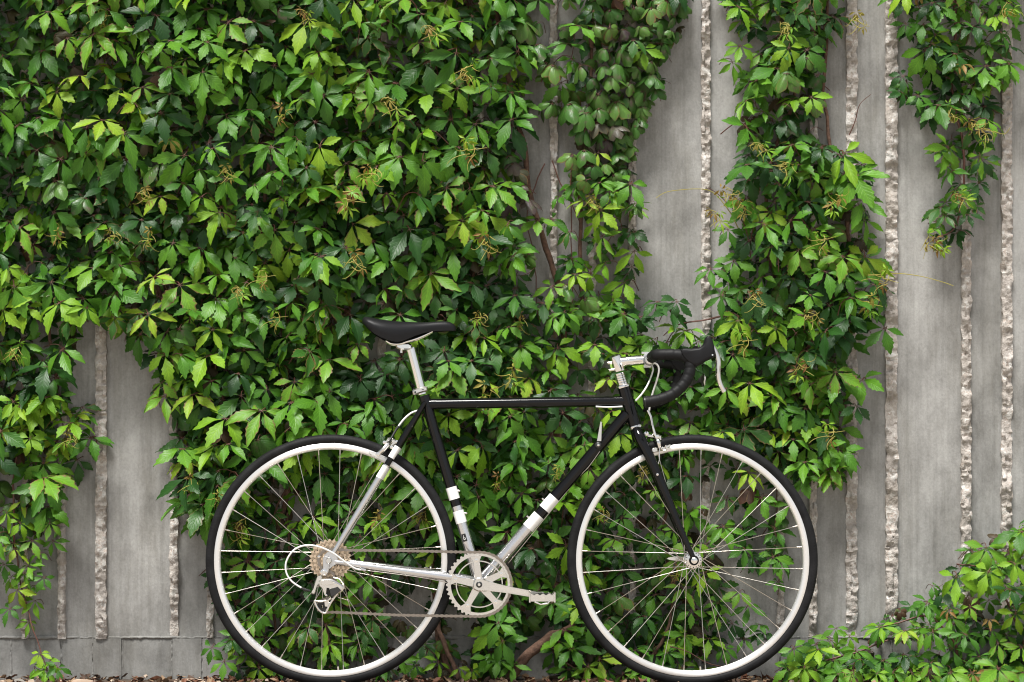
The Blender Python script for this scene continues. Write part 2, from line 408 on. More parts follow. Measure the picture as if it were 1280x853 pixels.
# ------------------------------------------------------------------ ground
def ground_z(x, y):
    t = min(max((y - 0.03) / 0.12, 0), 1); t = t * t * (3 - 2 * t)
    return -0.003 - 0.016 * t
xs = [-90, -30, -10, -5] + [(-3.2 + 0.08 * i) for i in range(81)] + [5, 10, 30, 90]
ys = [-90, -30, -10, -5, -2, -1, -0.5, -0.25, -0.1, 0, 0.03, 0.07, 0.11, 0.15, 0.2, 0.25, 0.3, 0.36, 2, 10, 60]
v = []; f = []
for yy in ys:
    for xx in xs:
        z = ground_z(xx, yy)
        if 0.06 < yy < 0.4 and abs(xx) < 3.3: z += 0.006 * mnoise.noise(Vector((xx * 7, yy * 9, 0)))
        v.append((xx, yy, z))
nx = len(xs)
for j in range(len(ys) - 1):
    for i in range(nx - 1): f.append((j * nx + i, j * nx + i + 1, (j + 1) * nx + i + 1, (j + 1) * nx + i))
tag(link('ground', mesh('ground', v, f, 180), M['soil']), 'brown crumbly soil along the foot of the wall', kind='structure')
pv = [(-80, -80, 0.003), (80, -80, 0.003), (80, -0.12, 0.003), (-80, -0.12, 0.003)]
tag(link('path', mesh('path', pv, [(0, 1, 2, 3)], 0), M['gravel']), 'beige fine gravel path before the wall', kind='structure')

# ------------------------------------------------------------------ wall
wall = empty('concrete_wall', (0, WALL_Y, 0), 'grey ribbed concrete wall behind the bicycle and creepers', 'wall')
def wpart(name, vv, ff, mat, angle=40):
    o = link(name, mesh(name, [(p[0], p[1] - WALL_Y, p[2]) for p in vv], ff, angle), mat, wall); return o
KW = (CAM_D + WALL_Y) / F
def wx(px): return (px - 640) * KW
Z_TOP = 2.75
Z_LIP = ZC - (797 - HZ) * KW
mb = MB(); mb.box((0, WALL_Y + 0.14, Z_TOP / 2 - 0.1), (9.0, 0.2, Z_TOP + 0.2))
wpart('core', mb.v, mb.f, M['block'])
ribs = [(-560, 12), (-470, 12), (-420, 13), (-330, 12), (-285, 12), (-195, 13), (-150, 11), (-105, 13), (-15, 12), (32, 9), (78, 11), (127, 15), (218, 11), (263, 9), (355, 12), (400, 11), (478, 12), (545, 13), (600, 11),
        (692, 10), (740, 11), (790, 11), (882, 12), (975, 9), (1016, 10), (1064, 15), (1114, 16), (1207, 13), (1258, 14), (1350, 12), (1395, 12), (1490, 13), (1535, 12), (1625, 13), (1670, 12), (1760, 12), (1810, 12)]
def fbm(x, y, z, o=3): return mnoise.fractal(Vector((x, y, z)), 1.0, 2.0, o)
for i, (c, w) in enumerate(ribs):
    w *= 0.93; x0 = wx(c - w / 2); x1 = wx(c + w / 2)
    fine = -60 < c < 1340
    dz = 0.0045 if fine else 0.02
    nz = int((Z_TOP - Z_LIP) / dz); nxr = 8
    bot = Z_LIP - 0.004 + 0.006 * R.random()
    v = []; f = []
    for j in range(nz + 1):
        z = bot + (Z_TOP - bot) * j / nz
        big = fbm(c * 0.37, 0, z * 9.0, 3)
        el = 0.0042 * fbm(c * 1.3, 5, z * 30, 4); er = 0.0042 * fbm(c * 1.7, 9, z * 30, 4)
        # places where the rib has broken away
        brk = max(0.0, fbm(c * 2.3, 3, z * 6.0, 3) - 0.12) * 0.035
        for k in range(nxr + 1):
            u = k / nxr
            x = x0 - el + (x1 - x0 + el + er) * u
            if k in (0, nxr): y = WALL_Y + 0.012
            else:
                pr = 0.019 + 0.006 * big - 0.0085 * abs(fbm(x * 46, c, z * 38, 4)) + 0.0045 * mnoise.cell(Vector((x * 75, c, z * 75 + 0.6 * fbm(x * 60, 1, z * 60, 2)))) - brk
                if k in (1, nxr - 1): pr *= 0.82
                y = WALL_Y - max(pr, 0.002)
                if k == 1: x = x0 - el + (x1 - x0) * 0.015
                if k == nxr - 1: x = x1 + er - (x1 - x0) * 0.015
                x += 0.0012 * mnoise.noise(Vector((x * 90, 2, z * 90)))
            v.append((x, y, z))
    n1 = nxr + 1
    for j in range(nz):
        for k in range(nxr): f.append((j * n1 + k, j * n1 + k + 1, (j + 1) * n1 + k + 1, (j + 1) * n1 + k))
    f.append(tuple(range(nxr, -1, -1))); f.append(tuple(range(nz * n1, nz * n1 + n1)))
    wpart('rib', v, f, M['rib'], 55)
for i in range(len(ribs) - 1):
    a = wx(ribs[i][0] + ribs[i][1] / 2 - 1.5); b = wx(ribs[i + 1][0] - ribs[i + 1][1] / 2 + 1.5)
    tl = R.uniform(-0.004, 0.004); dep = R.uniform(0.001, 0.004)
    nc = 8; nz = 26; v = []; f = []
    for j in range(nz + 1):
        z = Z_LIP + 0.001 + (Z_TOP - Z_LIP) * j / nz
        for k in range(nc + 1):
            u = k / nc
            y = WALL_Y + tl * (u - 0.5) * 2 + dep * (1 - (2 * u - 1) ** 2) + 0.0012 * fbm(a * 9 + u, 1, z * 3, 2)
            v.append((a + (b - a) * u, y, z))
    n1 = nc + 1
    for j in range(nz):
        for k in range(nc): f.append((j * n1 + k, j * n1 + k + 1, (j + 1) * n1 + k + 1, (j + 1) * n1 + k))
    o0 = len(v); v += [(a, WALL_Y + 0.03, Z_LIP), (b, WALL_Y + 0.03, Z_LIP)]
    f.append((0, o0, o0 + 1) + tuple(range(nc, 0, -1)))
    wpart('concrete_panel', v, f, M['concrete'], 50)
joints = [-560, -470, -420, -330, -285, -195, -150, -105, -60, -22, 14, 46, 77, 116, 153, 215, 253, 300, 350, 400, 445, 480, 545, 600, 650, 692, 740, 790, 835, 882, 930, 975, 1016, 1064, 1114, 1160, 1207, 1257, 1300, 1350, 1395, 1490, 1535, 1625, 1670, 1760]
for i in range(len(joints) - 1):                          # base course, one block at a time
    a = wx(joints[i]) + 0.0022; b = wx(joints[i + 1]) - 0.0022
    off = R.uniform(-0.003, 0.003); nxb = max(4, int((b - a) / 0.02)); nzb = 10
    zt = Z_LIP - 0.0025; zb = -0.10; v = []; f = []
    for j in range(nzb + 1):
        for k in range(nxb + 1):
            x = a + (b - a) * k / nxb; z = zb + (zt - zb) * j / nzb
            if k in (0, nxb): x += 0.0016 * fbm(i * 3.3, 1, z * 60, 3)
            if j == nzb: z += 0.0018 * fbm(x * 60, 4, i, 3)
            e = 0.002 if (k in (0, nxb) or j == nzb) else 0
            v.append((x, WALL_Y - 0.004 + off + e + 0.0012 * fbm(x * 15, 7, z * 15, 3), z))
    n1 = nxb + 1
    for j in range(nzb):
        for k in range(nxb): f.append((j * n1 + k, j * n1 + k + 1, (j + 1) * n1 + k + 1, (j + 1) * n1 + k))
    top = [nzb * n1 + k for k in range(n1)]
    o0 = len(v); v += [(v[t][0], WALL_Y + 0.03, v[t][2]) for t in top]
    for k in range(nxb): f.append((top[k], top[k + 1], o0 + k + 1, o0 + k))
    for side in (0, nxb):
        cl = [j * n1 + side for j in range(nzb + 1)]; o1 = len(v)
        v += [(v[t][0], WALL_Y + 0.03, v[t][2]) for t in cl]
        for j in range(nzb): f.append((cl[j], cl[j + 1], o1 + j + 1, o1 + j))
    wpart('base_block', v, f, M['block'], 60)
    # crumbly seam: raised ridge along the joint
    pts = []; rad = []
    x = wx(joints[i])
    for j in range(41):
        z = -0.08 + (Z_LIP + 0.08) * j / 40
        pts.append((x + 0.0016 * fbm(i * 5.1, 2, z * 55, 3), WALL_Y + 0.001, z)); rad.append(max(0.0012, 0.0036 + 0.0032 * fbm(i * 2.2, 8, z * 80, 3)))
    vv, ff = tube_geo(pts, rad, 6); wpart('mortar_seam', vv, ff, M['block'], 60)
    pts = []; rad = []; nseg = max(6, int((b - a) / 0.004))
    for j in range(nseg + 1):
        xx = a - 0.003 + (b - a + 0.006) * j / nseg
        k = fbm(xx * 8, 3, 1, 2)
        pts.append((xx, WALL_Y - 0.001 - 0.003 * max(k, 0), Z_LIP + 0.0025 * fbm(xx * 40, 6, 2, 3)))
        rad.append(max(0.0010, 0.0036 + 0.006 * k + 0.002 * fbm(xx * 120, 1, 5, 2)))
    vv, ff = tube_geo(pts, rad, 7); wpart('mortar_seam', vv, ff, M['block'], 60)

# ------------------------------------------------------------------ bicycle
bike = empty('bicycle', (0, 0, 0), 'black and silver road bicycle with drop handlebars leaning towards the leafy wall', 'bicycle')
bike.rotation_euler = (math.radians(-2.2), 0, 0)
RH = B(413.2, 700.3); FH = B(866.0, 700.3); BBP = B(599.3, 730)
def zsub(z0, sc):                      # points read off an enlarged crop of the photograph
    def g(x, y, depth=0.0): return B(z0[0] + x / sc, z0[1] + y / sc, depth)
    return g
Zr = zsub((340, 640), 5.331); Zc = zsub((540, 590), 4.266); Zb = zsub((750, 420), 7.106)
Zk = zsub((440, 480), 7.108); Zf = zsub((720, 500), 7.106); Zs = zsub((440, 380), 7.106); Zh = zsub((690, 400), 3.709)
def xz(g, pts): return [(g(a, b).x, g(a, b).z) for a, b in pts]

# ---- wheels
def ring_mesh(name, prof, n=128, uvs=False):
    m = len(prof); v = []; f = []
    for i in range(n):
        a = 2 * math.pi * i / n
        for r, y in prof: v.append((r * math.cos(a), y, r * math.sin(a)))
    for i in range(n):
        j = (i + 1) % n
        for k in range(m):
            k2 = (k + 1) % m
            f.append((i * m + k, i * m + k2, j * m + k2, j * m + k))
    me = mesh(name, v, f, 50)
    if uvs:
        ul = me.uv_layers.new(name='UVMap'); q = 0
        for i in range(n):
            for k in range(m):
                for (di, dk) in ((0, 0), (0, 1), (1, 1), (1, 0)):
                    ul.data[q].uv = ((i + di) / n, ((k + dk) / m) * 2 - 1); q += 1
    return me
TR, RB = 0.340, 0.3165
tyre_prof = []
for k in range(28):                     # starts at the rim side so that v = 0 falls on the tread centre
    a = math.pi + 2 * math.pi * k / 28
    tyre_prof.append((TR - 0.0135 + 0.0137 * math.cos(a), 0.0135 * math.sin(a)))
tyre_me = ring_mesh('tyre', tyre_prof, 160, True)
rim_prof = [(0.3160, -0.0095), (0.3152, -0.0103), (0.3045, -0.0103), (0.3015, -0.0085), (0.2995, -0.005), (0.299, 0), (0.2995, 0.005), (0.3015, 0.0085), (0.3045, 0.0103), (0.3152, 0.0103), (0.3160, 0.0095), (0.313, 0.0075), (0.313, -0.0075)]
rim_me = ring_mesh('rim', rim_prof, 160)
def spoke_meshes(rf, yn, yf, tag_):
    out = []
    for side, yy in ((0, yn), (1, yf)):
        for dirn in (-1, 1):
            a = math.radians(62) * dirn
            p0 = Vector((rf * math.cos(a), yy - 0.0015 * dirn, rf * math.sin(a)))
            p1 = Vector((0.300, yy * 0.06, 0)); d = (p1 - p0)
            pts = [p0, p0 + d * 0.3, p0 + d * 0.952, p0 + d * 0.953, p1]
            v, f = tube_geo(pts, [0.00105, 0.00098, 0.00098, 0.0019, 0.0021], 6)
            out.append(mesh('spoke_' + tag_, v, f, 60))
            out[-1].materials.append(M['steel'])
    return out
def make_wheel(hub, yn, yf, rf, label, rear):
    w = bpy.data.objects.new('wheel', None); col.objects.link(w); w.parent = bike; w.location = hub
    w['label'] = label
    t = bpy.data.objects.new('tyre', tyre_me); col.objects.link(t); t.parent = w
    r = bpy.data.objects.new('rim', rim_me); col.objects.link(r); r.parent = w
    sp = spoke_meshes(rf, yn, yf, 'rear' if rear else 'front')
    for k in range(32):
        o = bpy.data.objects.new('spoke', sp[(k % 2) * 2 + (k // 2) % 2]); col.objects.link(o); o.parent = w
        o.rotation_euler = (0, math.radians(4.6 + 11.25 * k), 0)
    h = MB()
    prof = [(0.004, yn - 0.012), (0.010, yn - 0.010), (0.011, yn - 0.004), (rf + 0.003, yn - 0.0022), (rf + 0.004, yn), (rf + 0.003, yn + 0.0018), (0.013, yn + 0.006), (0.0095, yn + 0.014),
            (0.0095, yf - 0.014), (0.013, yf - 0.006), (rf + 0.003, yf - 0.0018), (rf + 0.004, yf), (rf + 0.003, yf + 0.0022), (0.011, yf + 0.004), (0.010, yf + 0.010), (0.004, yf + 0.012)]
    h.disc((0, 0, 0), prof, 32); h.build('hub', M['alu'], w)
    a = math.radians(-86); q = MB()
    q.tube([(0.304 * math.cos(a), 0, 0.304 * math.sin(a)), (0.288 * math.cos(a), 0, 0.288 * math.sin(a))], 0.003, 8)
    q.build('valve_stem', M['alu'], w)
    q = MB(); q.tube([(0.289 * math.cos(a), 0, 0.289 * math.sin(a)), (0.272 * math.cos(a), 0, 0.272 * math.sin(a)), (0.270 * math.cos(a), 0, 0.270 * math.sin(a))], [0.0036, 0.0034, 0.001], 8)
    q.build('valve_cap', M['plastic'], w)
    return w
tyre_me.materials.append(M['tyre']); rim_me.materials.append(M['rim'])
rw = make_wheel(RH, -0.017, 0.033, 0.022, 'rear wheel with gears', True)
fw = make_wheel(FH, -0.032, 0.032, 0.0195, 'front wheel', False)
q = MB(); 
for k in range(16):
    a = 2 * math.pi * k / 16
    q.disc((0.0195 * math.cos(a), -0.0345, 0.0195 * math.sin(a)), [(0.0, -0.001), (0.0016, -0.001), (0.0018, 0.001)], 6)
q.build('spoke_head', M['dark'], fw)

# ---- frame
def T(name, p, q_, r, mat, n=20, parent=bike, pts=None):
    return tube(name, pts or [p, p.lerp(q_, 0.5), q_], r, mat, parent, n)
ST0 = B(529.5, 494.5); ST1 = BBP
def on(a, b, t): return a.lerp(b, t)
def tpy(a, b, py): return a.lerp(b, ((857 - py) * S - a.z) / (b.z - a.z))
seat_tube = T('seat_tube', ST0, tpy(ST0, ST1, 633), 0.0146, M['black'])
T('seat_tube', tpy(ST0, ST1, 633.01), ST1, 0.0146, M['silver'])['label'] = 'silver lower half of the seat tube'
def band(a, b, py0, py1, r, name='white_band'):
    return T(name, tpy(a, b, py0), tpy(a, b, py1), r, M['white'], 24)
band(ST0, ST1, 609.5, 624.5, 0.0152); band(ST0, ST1, 639, 654, 0.0152)
TT0 = B(531, 505.2); TT1 = B(787, 501.6)
T('top_tube', TT0, TT1, 0.0143, M['black'])
HT0 = B(780.3, 484); HT1 = B(795.2, 534)
T('head_tube', HT0, HT1, 0.0172, M['black'], 24)
DT0 = B(784.5, 517.5); DT1 = BBP
T('down_tube', DT0, tpy(DT0, DT1, 660), 0.0162, M['black'])
T('down_tube', tpy(DT0, DT1, 660.01), DT1, 0.0162, M['silver'])['label'] = 'silver lower half of the down tube'
band(DT0, DT1, 622, 637, 0.0168); band(DT0, DT1, 644.5, 660.5, 0.0168)
# lug collars at the joints
for (a, b, t0, t1, r) in ((TT0, TT1, 0.03, 0.055, 0.0150), (TT0, TT1, 0.94, 0.97, 0.0150), (ST0, ST1, 0.0, 0.06, 0.0156)):
    T('lug', on(a, b, t0), on(a, b, t1), r, M['black'])
q = MB(); q.disc(BBP, [(0.0, -0.036), (0.017, -0.036), (0.0205, -0.034), (0.0205, 0.034), (0.017, 0.036), (0, 0.036)], 28); q.build('bottom_bracket', M['silver'], bike)
for sgn in (-1, 1):
    a = B(531, 503, sgn * 0.017); b = B(417.5, 692, sgn * 0.062)
    pts = [tpy(a, b, 503.1), tpy(a, b, 540), tpy(a, b, 582)]
    T('seat_stay', None, None, [0.0062, 0.0085, 0.0085], M['black'], 16, pts=pts)
    pts = [tpy(a, b, 582.01), tpy(a, b, 620), tpy(a, b, 660), tpy(a, b, 691)]
    o = T('seat_stay', None, None, [0.0085, 0.0088, 0.0078, 0.006], M['silver'], 16, pts=pts); o['label'] = 'silver lower half of the seat stay'
    band(a, b, 559, 573, 0.0092); band(a, b, 583.5, 598, 0.0092)
    c0 = B(420, 702, sgn * 0.062); c1 = B(571, 722.5, sgn * 0.036); c2 = B(592, 727, sgn * 0.022)
    T('chain_stay', None, None, [0.0068, 0.0092, 0.011, 0.0118, 0.0125], M['silver'], 18, pts=[c0, c0.lerp(c1, 0.33), c0.lerp(c1, 0.7), c1, c2])
    # dropout plate
    q = MB(); q.prism(xz(lambda x, y: B(x, y), [(407, 694), (411, 690), (419, 688), (424, 698), (424, 704), (417, 708), (413, 712), (409, 712), (408, 704)]), sgn * 0.060, sgn * 0.066, 0.001)
    q.build('dropout', M['silver'], bike)
    q = MB(); q.disc(RH, [(0, sgn * 0.078), (0.0065, sgn * 0.078), (0.0085, sgn * 0.075), (0.0085, sgn * 0.068), (0.006, sgn * 0.066), (0.0, sgn * 0.066)], 20); q.build('axle_nut', M['chrome'], bike)
tube('stay_bridge', [B(491, 570, -0.03), B(491, 570, 0.03)], 0.006, M['black'], bike, 12)
# frame fittings
for (g, x, y, r) in ((Zk, 525, 376, 0.0035),): 
    q = MB(); q.disc(g(x, y, -0.028), [(0, -0.003), (r, -0.0025), (r, 0.004)], 14); q.build('rack_bolt', M['alu'], bike)
for p_, d_ in ((Zc(143, 102), (0.7, -0.1)), (Zc(181, 222), (0.7, -0.1)), (Zc(592, 146), (-0.5, 0.5)), (Zc(510, 240), (-0.5, 0.5))):
    d = Vector((d_[0], 0, d_[1])).normalized()
    q = MB(); q.tube([p_ - d * 0.004, p_, p_ + d * 0.003], [0.0026, 0.0032, 0.0026], 10); q.build('bottle_boss', M['alu'], bike)
# emblem on the seat tube
ax = (ST1 - ST0).normalized(); side = Vector((ax.z, 0, -ax.x))
def decal(name, px0, pts, lift, mat):
    c = tpy(ST0, ST1, px0); v = []; f = []
    for (u, t) in pts:                       # u: angle round the tube in metres, t: along it
        a = u / 0.0146
        v.append(c + ax * t + (Vector((0, -1, 0)) * math.cos(a) + side * math.sin(a)) * (0.0146 + lift))
    return v
def decal_grid(name, px0, u0, u1, t0, t1, lift, mat, parent):
    pts = [(u0 + (u1 - u0) * i / 5, t) for t in (t0, t1) for i in range(6)]
    v = decal(name, px0, pts, lift, mat); f = [(i, i + 1, i + 7, i + 6) for i in range(5)]
    return link(name, mesh(name, v, f, 180), mat, parent)
em = decal_grid('emblem', 672, -0.002, 0.010, -0.0105, 0.0105, 0.0003, M['plastic'], bike)
loop = [(0.0005 + 0.0035 + 0.0026 * math.cos(a), 0.003 + 0.0026 * math.sin(a)) for a in np.linspace(0.4, 5.6, 12)]
vv, ff = tube_geo(decal('e', 672, loop, 0.0006, None), 0.0006, 5); link('emblem_mark', mesh('emblem_mark', vv, ff), M['white'], em)
vv, ff = tube_geo(decal('e', 672, [(0.004, -0.007), (0.0055, -0.003), (0.006, 0.001), (0.0062, 0.005)], 0.0006, None), 0.0006, 5); link('emblem_mark', mesh('emblem_mark', vv, ff), M['white'], em)

# ---- fork
fork_c = [B(795.5, 537), B(800, 548), B(811, 570), B(822, 595), B(835, 626), B(848, 658), B(858, 681), B(865, 696)]
def fork_blade(sgn):
    yy = [0.012, 0.027, 0.036, 0.040, 0.043, 0.046, 0.048, 0.050]
    rr = [0.012, 0.0155, 0.0140, 0.0128, 0.0112, 0.0094, 0.0078, 0.0066]
    pts = spline([Vector((p.x, sgn * y, p.z)) for p, y in zip(fork_c, yy)], 4)
    rad = np.interp(np.linspace(0, 7, len(pts)), range(8), rr)
    o = tube('fork_blade', pts, list(rad), M['black'], bike, 18)
    q = MB(); q.disc((FH.x, 0, FH.z), [(0, sgn * 0.047), (0.0125, sgn * 0.047), (0.0135, sgn * 0.049), (0.0135, sgn * 0.054), (0.0125, sgn * 0.056), (0, sgn * 0.056)], 24); q.build('fork_end', M['black'], bike)
    q = MB(); q.disc((FH.x, 0, FH.z), [(0, sgn * 0.067), (0.0045, sgn * 0.067), (0.0085, sgn * 0.064), (0.009, sgn * 0.058), (0.009, sgn * 0.0563)], 20); q.build('axle_nut', M['chrome'], bike)
fork_blade(-1); fork_blade(1)
q = MB(); q.tube([B(796, 537.5), B(800, 551)], [0.0165, 0.019], 20); q.build('fork_crown', M['black'], bike)
q = MB(); q.disc(Zf(716, 665, -0.056), [(0, -0.003), (0.0034, -0.002), (0.0036, 0.006)], 14); q.build('fork_bolt', M['alu'], bike)
q = MB()   # quick release lever on the far side of the front hub
q.prism(xz(lambda x, y: B(x, y), [(838, 697.5), (848, 696.5), (866, 698), (866, 703), (848, 703.5), (839, 702), (835, 700)]), 0.066, 0.074, 0.002); q.build('quick_release_lever', M['chrome'], bike)
# headset and stem
hd = (HT1 - HT0).normalized()
def along(t0, t1, r, name, mat, n=24):
    return tube(name, [HT0 + hd * t0, HT0 + hd * (t0 + t1) / 2, HT0 + hd * t1], r, mat, bike, n)
along(0.109, 0.1165, [0.0185, 0.0195, 0.0185], 'headset_cup', M['chrome'])
along(0.1166, 0.122, 0.0165, 'headset_race', M['dark'])
along(-0.007, 0.001, [0.0175, 0.0195, 0.0185], 'headset_cup', M['chrome'])
for k in range(5): along(-0.0135 - 0.0066 * k, -0.0077 - 0.0066 * k, [0.0142, 0.0146, 0.0142], 'headset_spacer', M['chrome'])
q = MB()
q.tube(spline([Zb(160, 235), Zb(190, 229), Zb(300, 217), Zb(400, 209), Zb(440, 205)], 3), [0.0140] * 8 + [0.0132] * 5, 24)
q.tube([Zb(140, 172), Zb(144, 180), Zb(152, 205), Zb(178, 300), Zb(181, 312)], [0.011, 0.0150, 0.0162, 0.0162, 0.0155], 24)
stm = q.build('stem', M['chrome'], bike, 35)
q = MB(); q.tube([Zb(445, 205, -0.021), Zb(445, 205, 0.021)], 0.0195, 24); q.build('bar_clamp', M['chrome'], stm)
q = MB()
q.box(Zb(400, 150), (0.016, 0.03, 0.006)); q.box(Zb(425, 268), (0.02, 0.03, 0.008)); q.build('clamp_plate', M['alu'], stm)
q = MB(); q.tube([Zb(72, 240, -0.008), Zb(110, 236, -0.008)], 0.0042, 10); q.tube([Zb(84, 305, -0.008), Zb(130, 298, -0.008)], 0.0042, 10); q.build('clamp_bolt', M['alu'], stm)

# ---- handlebar, tape, hoods, levers
BC = Zb(452, 203)
hb = tube('handlebar', [(BC.x, -0.075, BC.z), (BC.x, 0, BC.z), (BC.x, 0.075, BC.z)], 0.013, M['chrome'], bike, 20)
def drop(sgn):
    y0 = 0.072
    path = [Vector((BC.x, sgn * y0, BC.z)), Vector((BC.x, sgn * 0.12, BC.z)), Vector((BC.x + 0.002, sgn * 0.17, BC.z)), ]
    path += [Zb(478, 202, sgn * 0.193), Zb(540, 201, sgn * 0.201), Zb(620, 202, sgn * 0.204), Zb(690, 212, sgn * 0.205), Zb(742, 250, sgn * 0.206), Zb(757, 310, sgn * 0.208), Zb(745, 372, sgn * 0.210),
             Zb(712, 440, sgn * 0.212), Zb(655, 505, sgn * 0.214), Zb(585, 556, sgn * 0.215), Zb(500, 588, sgn * 0.216), Zb(425, 605, sgn * 0.216), Zb(368, 613, sgn * 0.216)]
    pts = spline(path, 10)
    d = [0.0]
    for a, b in zip(pts, pts[1:]): d.append(d[-1] + (b - a).length)
    # resample evenly so that the wraps of the tape have crisp edges
    n = int(d[-1] / 0.0035); P = []; rr = []
    for i in range(n + 1):
        s = d[-1] * i / n; k = max(1, min(len(d) - 1, int(np.searchsorted(d, s))))
        t = (s - d[k - 1]) / max(d[k] - d[k - 1], 1e-9); P.append(pts[k - 1].lerp(pts[k], t))
        ph = (s / 0.021) % 1.0
        rr.append(0.0146 + 0.0009 * ph - (0.0008 if ph < 0.16 else 0))
    o = tube('bar_tape', P, rr, M['tape'], bike, 20, 60); o.parent = hb
    e = MB(); c = P[-1]; dd = (P[-1] - P[-3]).normalized()
    e.tube([c - dd * 0.001, c + dd * 0.003, c + dd * 0.006], [0.0148, 0.0142, 0.004], 18); e.build('bar_end_plug', M['plastic'], hb)
    # hood
    out = xz(Zb, [(672, 158), (700, 148), (770, 150), (825, 143), (858, 128), (874, 98), (882, 62), (902, 42), (932, 48), (950, 82), (964, 130), (970, 190), (966, 222), (940, 240), (890, 262), (842, 292), (812, 310), (780, 306), (735, 278), (700, 235), (680, 195)])
    h = MB(); yy = sgn * 0.206
    k = len(out); cx = sum(p[0] for p in out) / k; cz = sum(p[1] for p in out) / k
    layers = [(-0.0175, 0.60), (-0.0165, 0.76), (-0.0135, 0.90), (-0.008, 0.98), (0, 1.0), (0.008, 0.98), (0.0135, 0.90), (0.0165, 0.76), (0.0175, 0.60)]
    v = []; f = []
    spine = xz(Zb, [(700, 195), (760, 220), (830, 215), (900, 180), (918, 110), (925, 60)])
    def near_spine(x, z):
        best = None
        for (ax_, az_), (bx_, bz_) in zip(spine, spine[1:]):
            dx, dz = bx_ - ax_, bz_ - az_; t = max(0, min(1, ((x - ax_) * dx + (z - az_) * dz) / (dx * dx + dz * dz)))
            qx, qz = ax_ + dx * t, az_ + dz * t; dd_ = (qx - x) ** 2 + (qz - z) ** 2
            if best is None or dd_ < best[0]: best = (dd_, qx, qz)
        return best[1], best[2]
    for (dy, sc) in layers:
        for (x, z) in out:
            sx, sz = near_spine(x, z)
            v.append((sx + (x - sx) * sc, yy + dy, sz + (z - sz) * sc))
    for L in range(len(layers) - 1):
        for i in range(k): f.append((L * k + i, (L + 1) * k + i, (L + 1) * k + (i + 1) % k, L * k + (i + 1) % k))
    f.append(tuple(range(k))); f.append(tuple(range(len(layers) * k - 1, (len(layers) - 1) * k - 1, -1)))
    h.add(v, f); hood = h.build('brake_hood', M['rubber'], bike, 60)
    lv = spline([Zb(955, 125, yy), Zb(972, 165, yy), Zb(990, 215, yy), Zb(1000, 270, yy), Zb(997, 340, yy), Zb(1002, 410, yy), Zb(1022, 470, yy), Zb(1052, 525, yy)], 5)
    m = MB(); v2 = []; f2 = []
    nn = len(lv)
    for i, p in enumerate(lv):
        a = lv[max(i - 1, 0)]; b = lv[min(i + 1, nn - 1)]; tg = (b - a).normalized(); nrm = Vector((tg.z, 0, -tg.x))
        t = i / (nn - 1); hw = 1.7 * (0.0028 + 0.0032 * math.sin(min(t / 0.4, 1) * math.pi / 2)) * (1 - 0.25 * t); th = 0.0075 * (0.6 + 0.5 * math.sin(t * math.pi))
        for j in range(10):
            an = 2 * math.pi * j / 10
            v2.append(p + nrm * (hw * 0.8 * math.cos(an)) + Vector((0, 1, 0)) * (th * math.sin(an)))
    for i in range(nn - 1):
        for j in range(10): f2.append((i * 10 + j, i * 10 + (j + 1) % 10, (i + 1) * 10 + (j + 1) % 10, (i + 1) * 10 + j))
    f2.append(tuple(range(9, -1, -1))); f2.append(tuple(range((nn - 1) * 10, nn * 10)))
    m.add(v2, f2); m.build('brake_lever', M['alu'], bike)
    pv_ = MB(); pv_.disc(Zb(945, 208, yy), [(0, -sgn * -0.0185), (0.0022, sgn * 0.0185), (0.0026, sgn * 0.0165), (0.0026, sgn * 0.012)], 12); pv_.build('lever_pivot', M['chrome'], hood)
drop(-1); drop(1)

# ---- cables
def cable(pts, r=0.0025, mat='cable', name='cable'): return tube(name, spline(pts, 8), r, M[mat], bike, 8, 180)
cable([Zb(470, 245, -0.06), Zb(505, 262, -0.05), Zb(521, 310, -0.045), Zb(502, 400, -0.04), Zb(470, 500, -0.035), Zb(455, 560, -0.03), Zb(442, 640, -0.022), Zb(440, 665, -0.02)])
cable([Zb(475, 250, 0.05), Zb(484, 290, 0.035), Zb(462, 360, 0.02), Zb(420, 445, -0.022), Zb(370, 520, -0.03), Zb(318, 578, -0.026)])
cable([Zh(204, 402, -0.013), Zh(260, 405, -0.013), Zh(328, 402, -0.013)], 0.0022)
cable([Zk(580, 238, -0.006), Zk(520, 262, -0.01), Zk(455, 320, -0.012), Zk(405, 385, -0.012)], 0.0027)
cable([Zf(215, 455, -0.012), Zf(110, 600, -0.01), Zf(0, 718, -0.006), Zc(520, 350, -0.004), Zc(405, 490, -0.002)], 0.0011, 'steel')
cable([Zr(604, 383, -0.063), Zr(560, 372, -0.07), Zr(500, 330, -0.082), Zr(425, 272, -0.092), Zr(335, 230, -0.096), Zr(245, 219, -0.096), Zr(165, 250, -0.094), Zr(115, 325, -0.092), Zr(115, 400, -0.09), Zr(152, 458, -0.088), Zr(218, 502, -0.086)])
q = MB(); q.tube([Zr(600, 378, -0.066), Zr(632, 386, -0.064)], 0.0036, 10); q.build('cable_stop', M['silver'], bike)
q = MB(); q.tube([Zr(212, 500, -0.086), Zr(240, 513, -0.086), Zr(272, 519, -0.086)], [0.0038, 0.0045, 0.0024], 10); q.build('cable_boot', M['plastic'], bike)
cable([Zr(632, 386, -0.064), B(530, 722, -0.05), B(585, 734, -0.03)], 0.0010, 'steel')

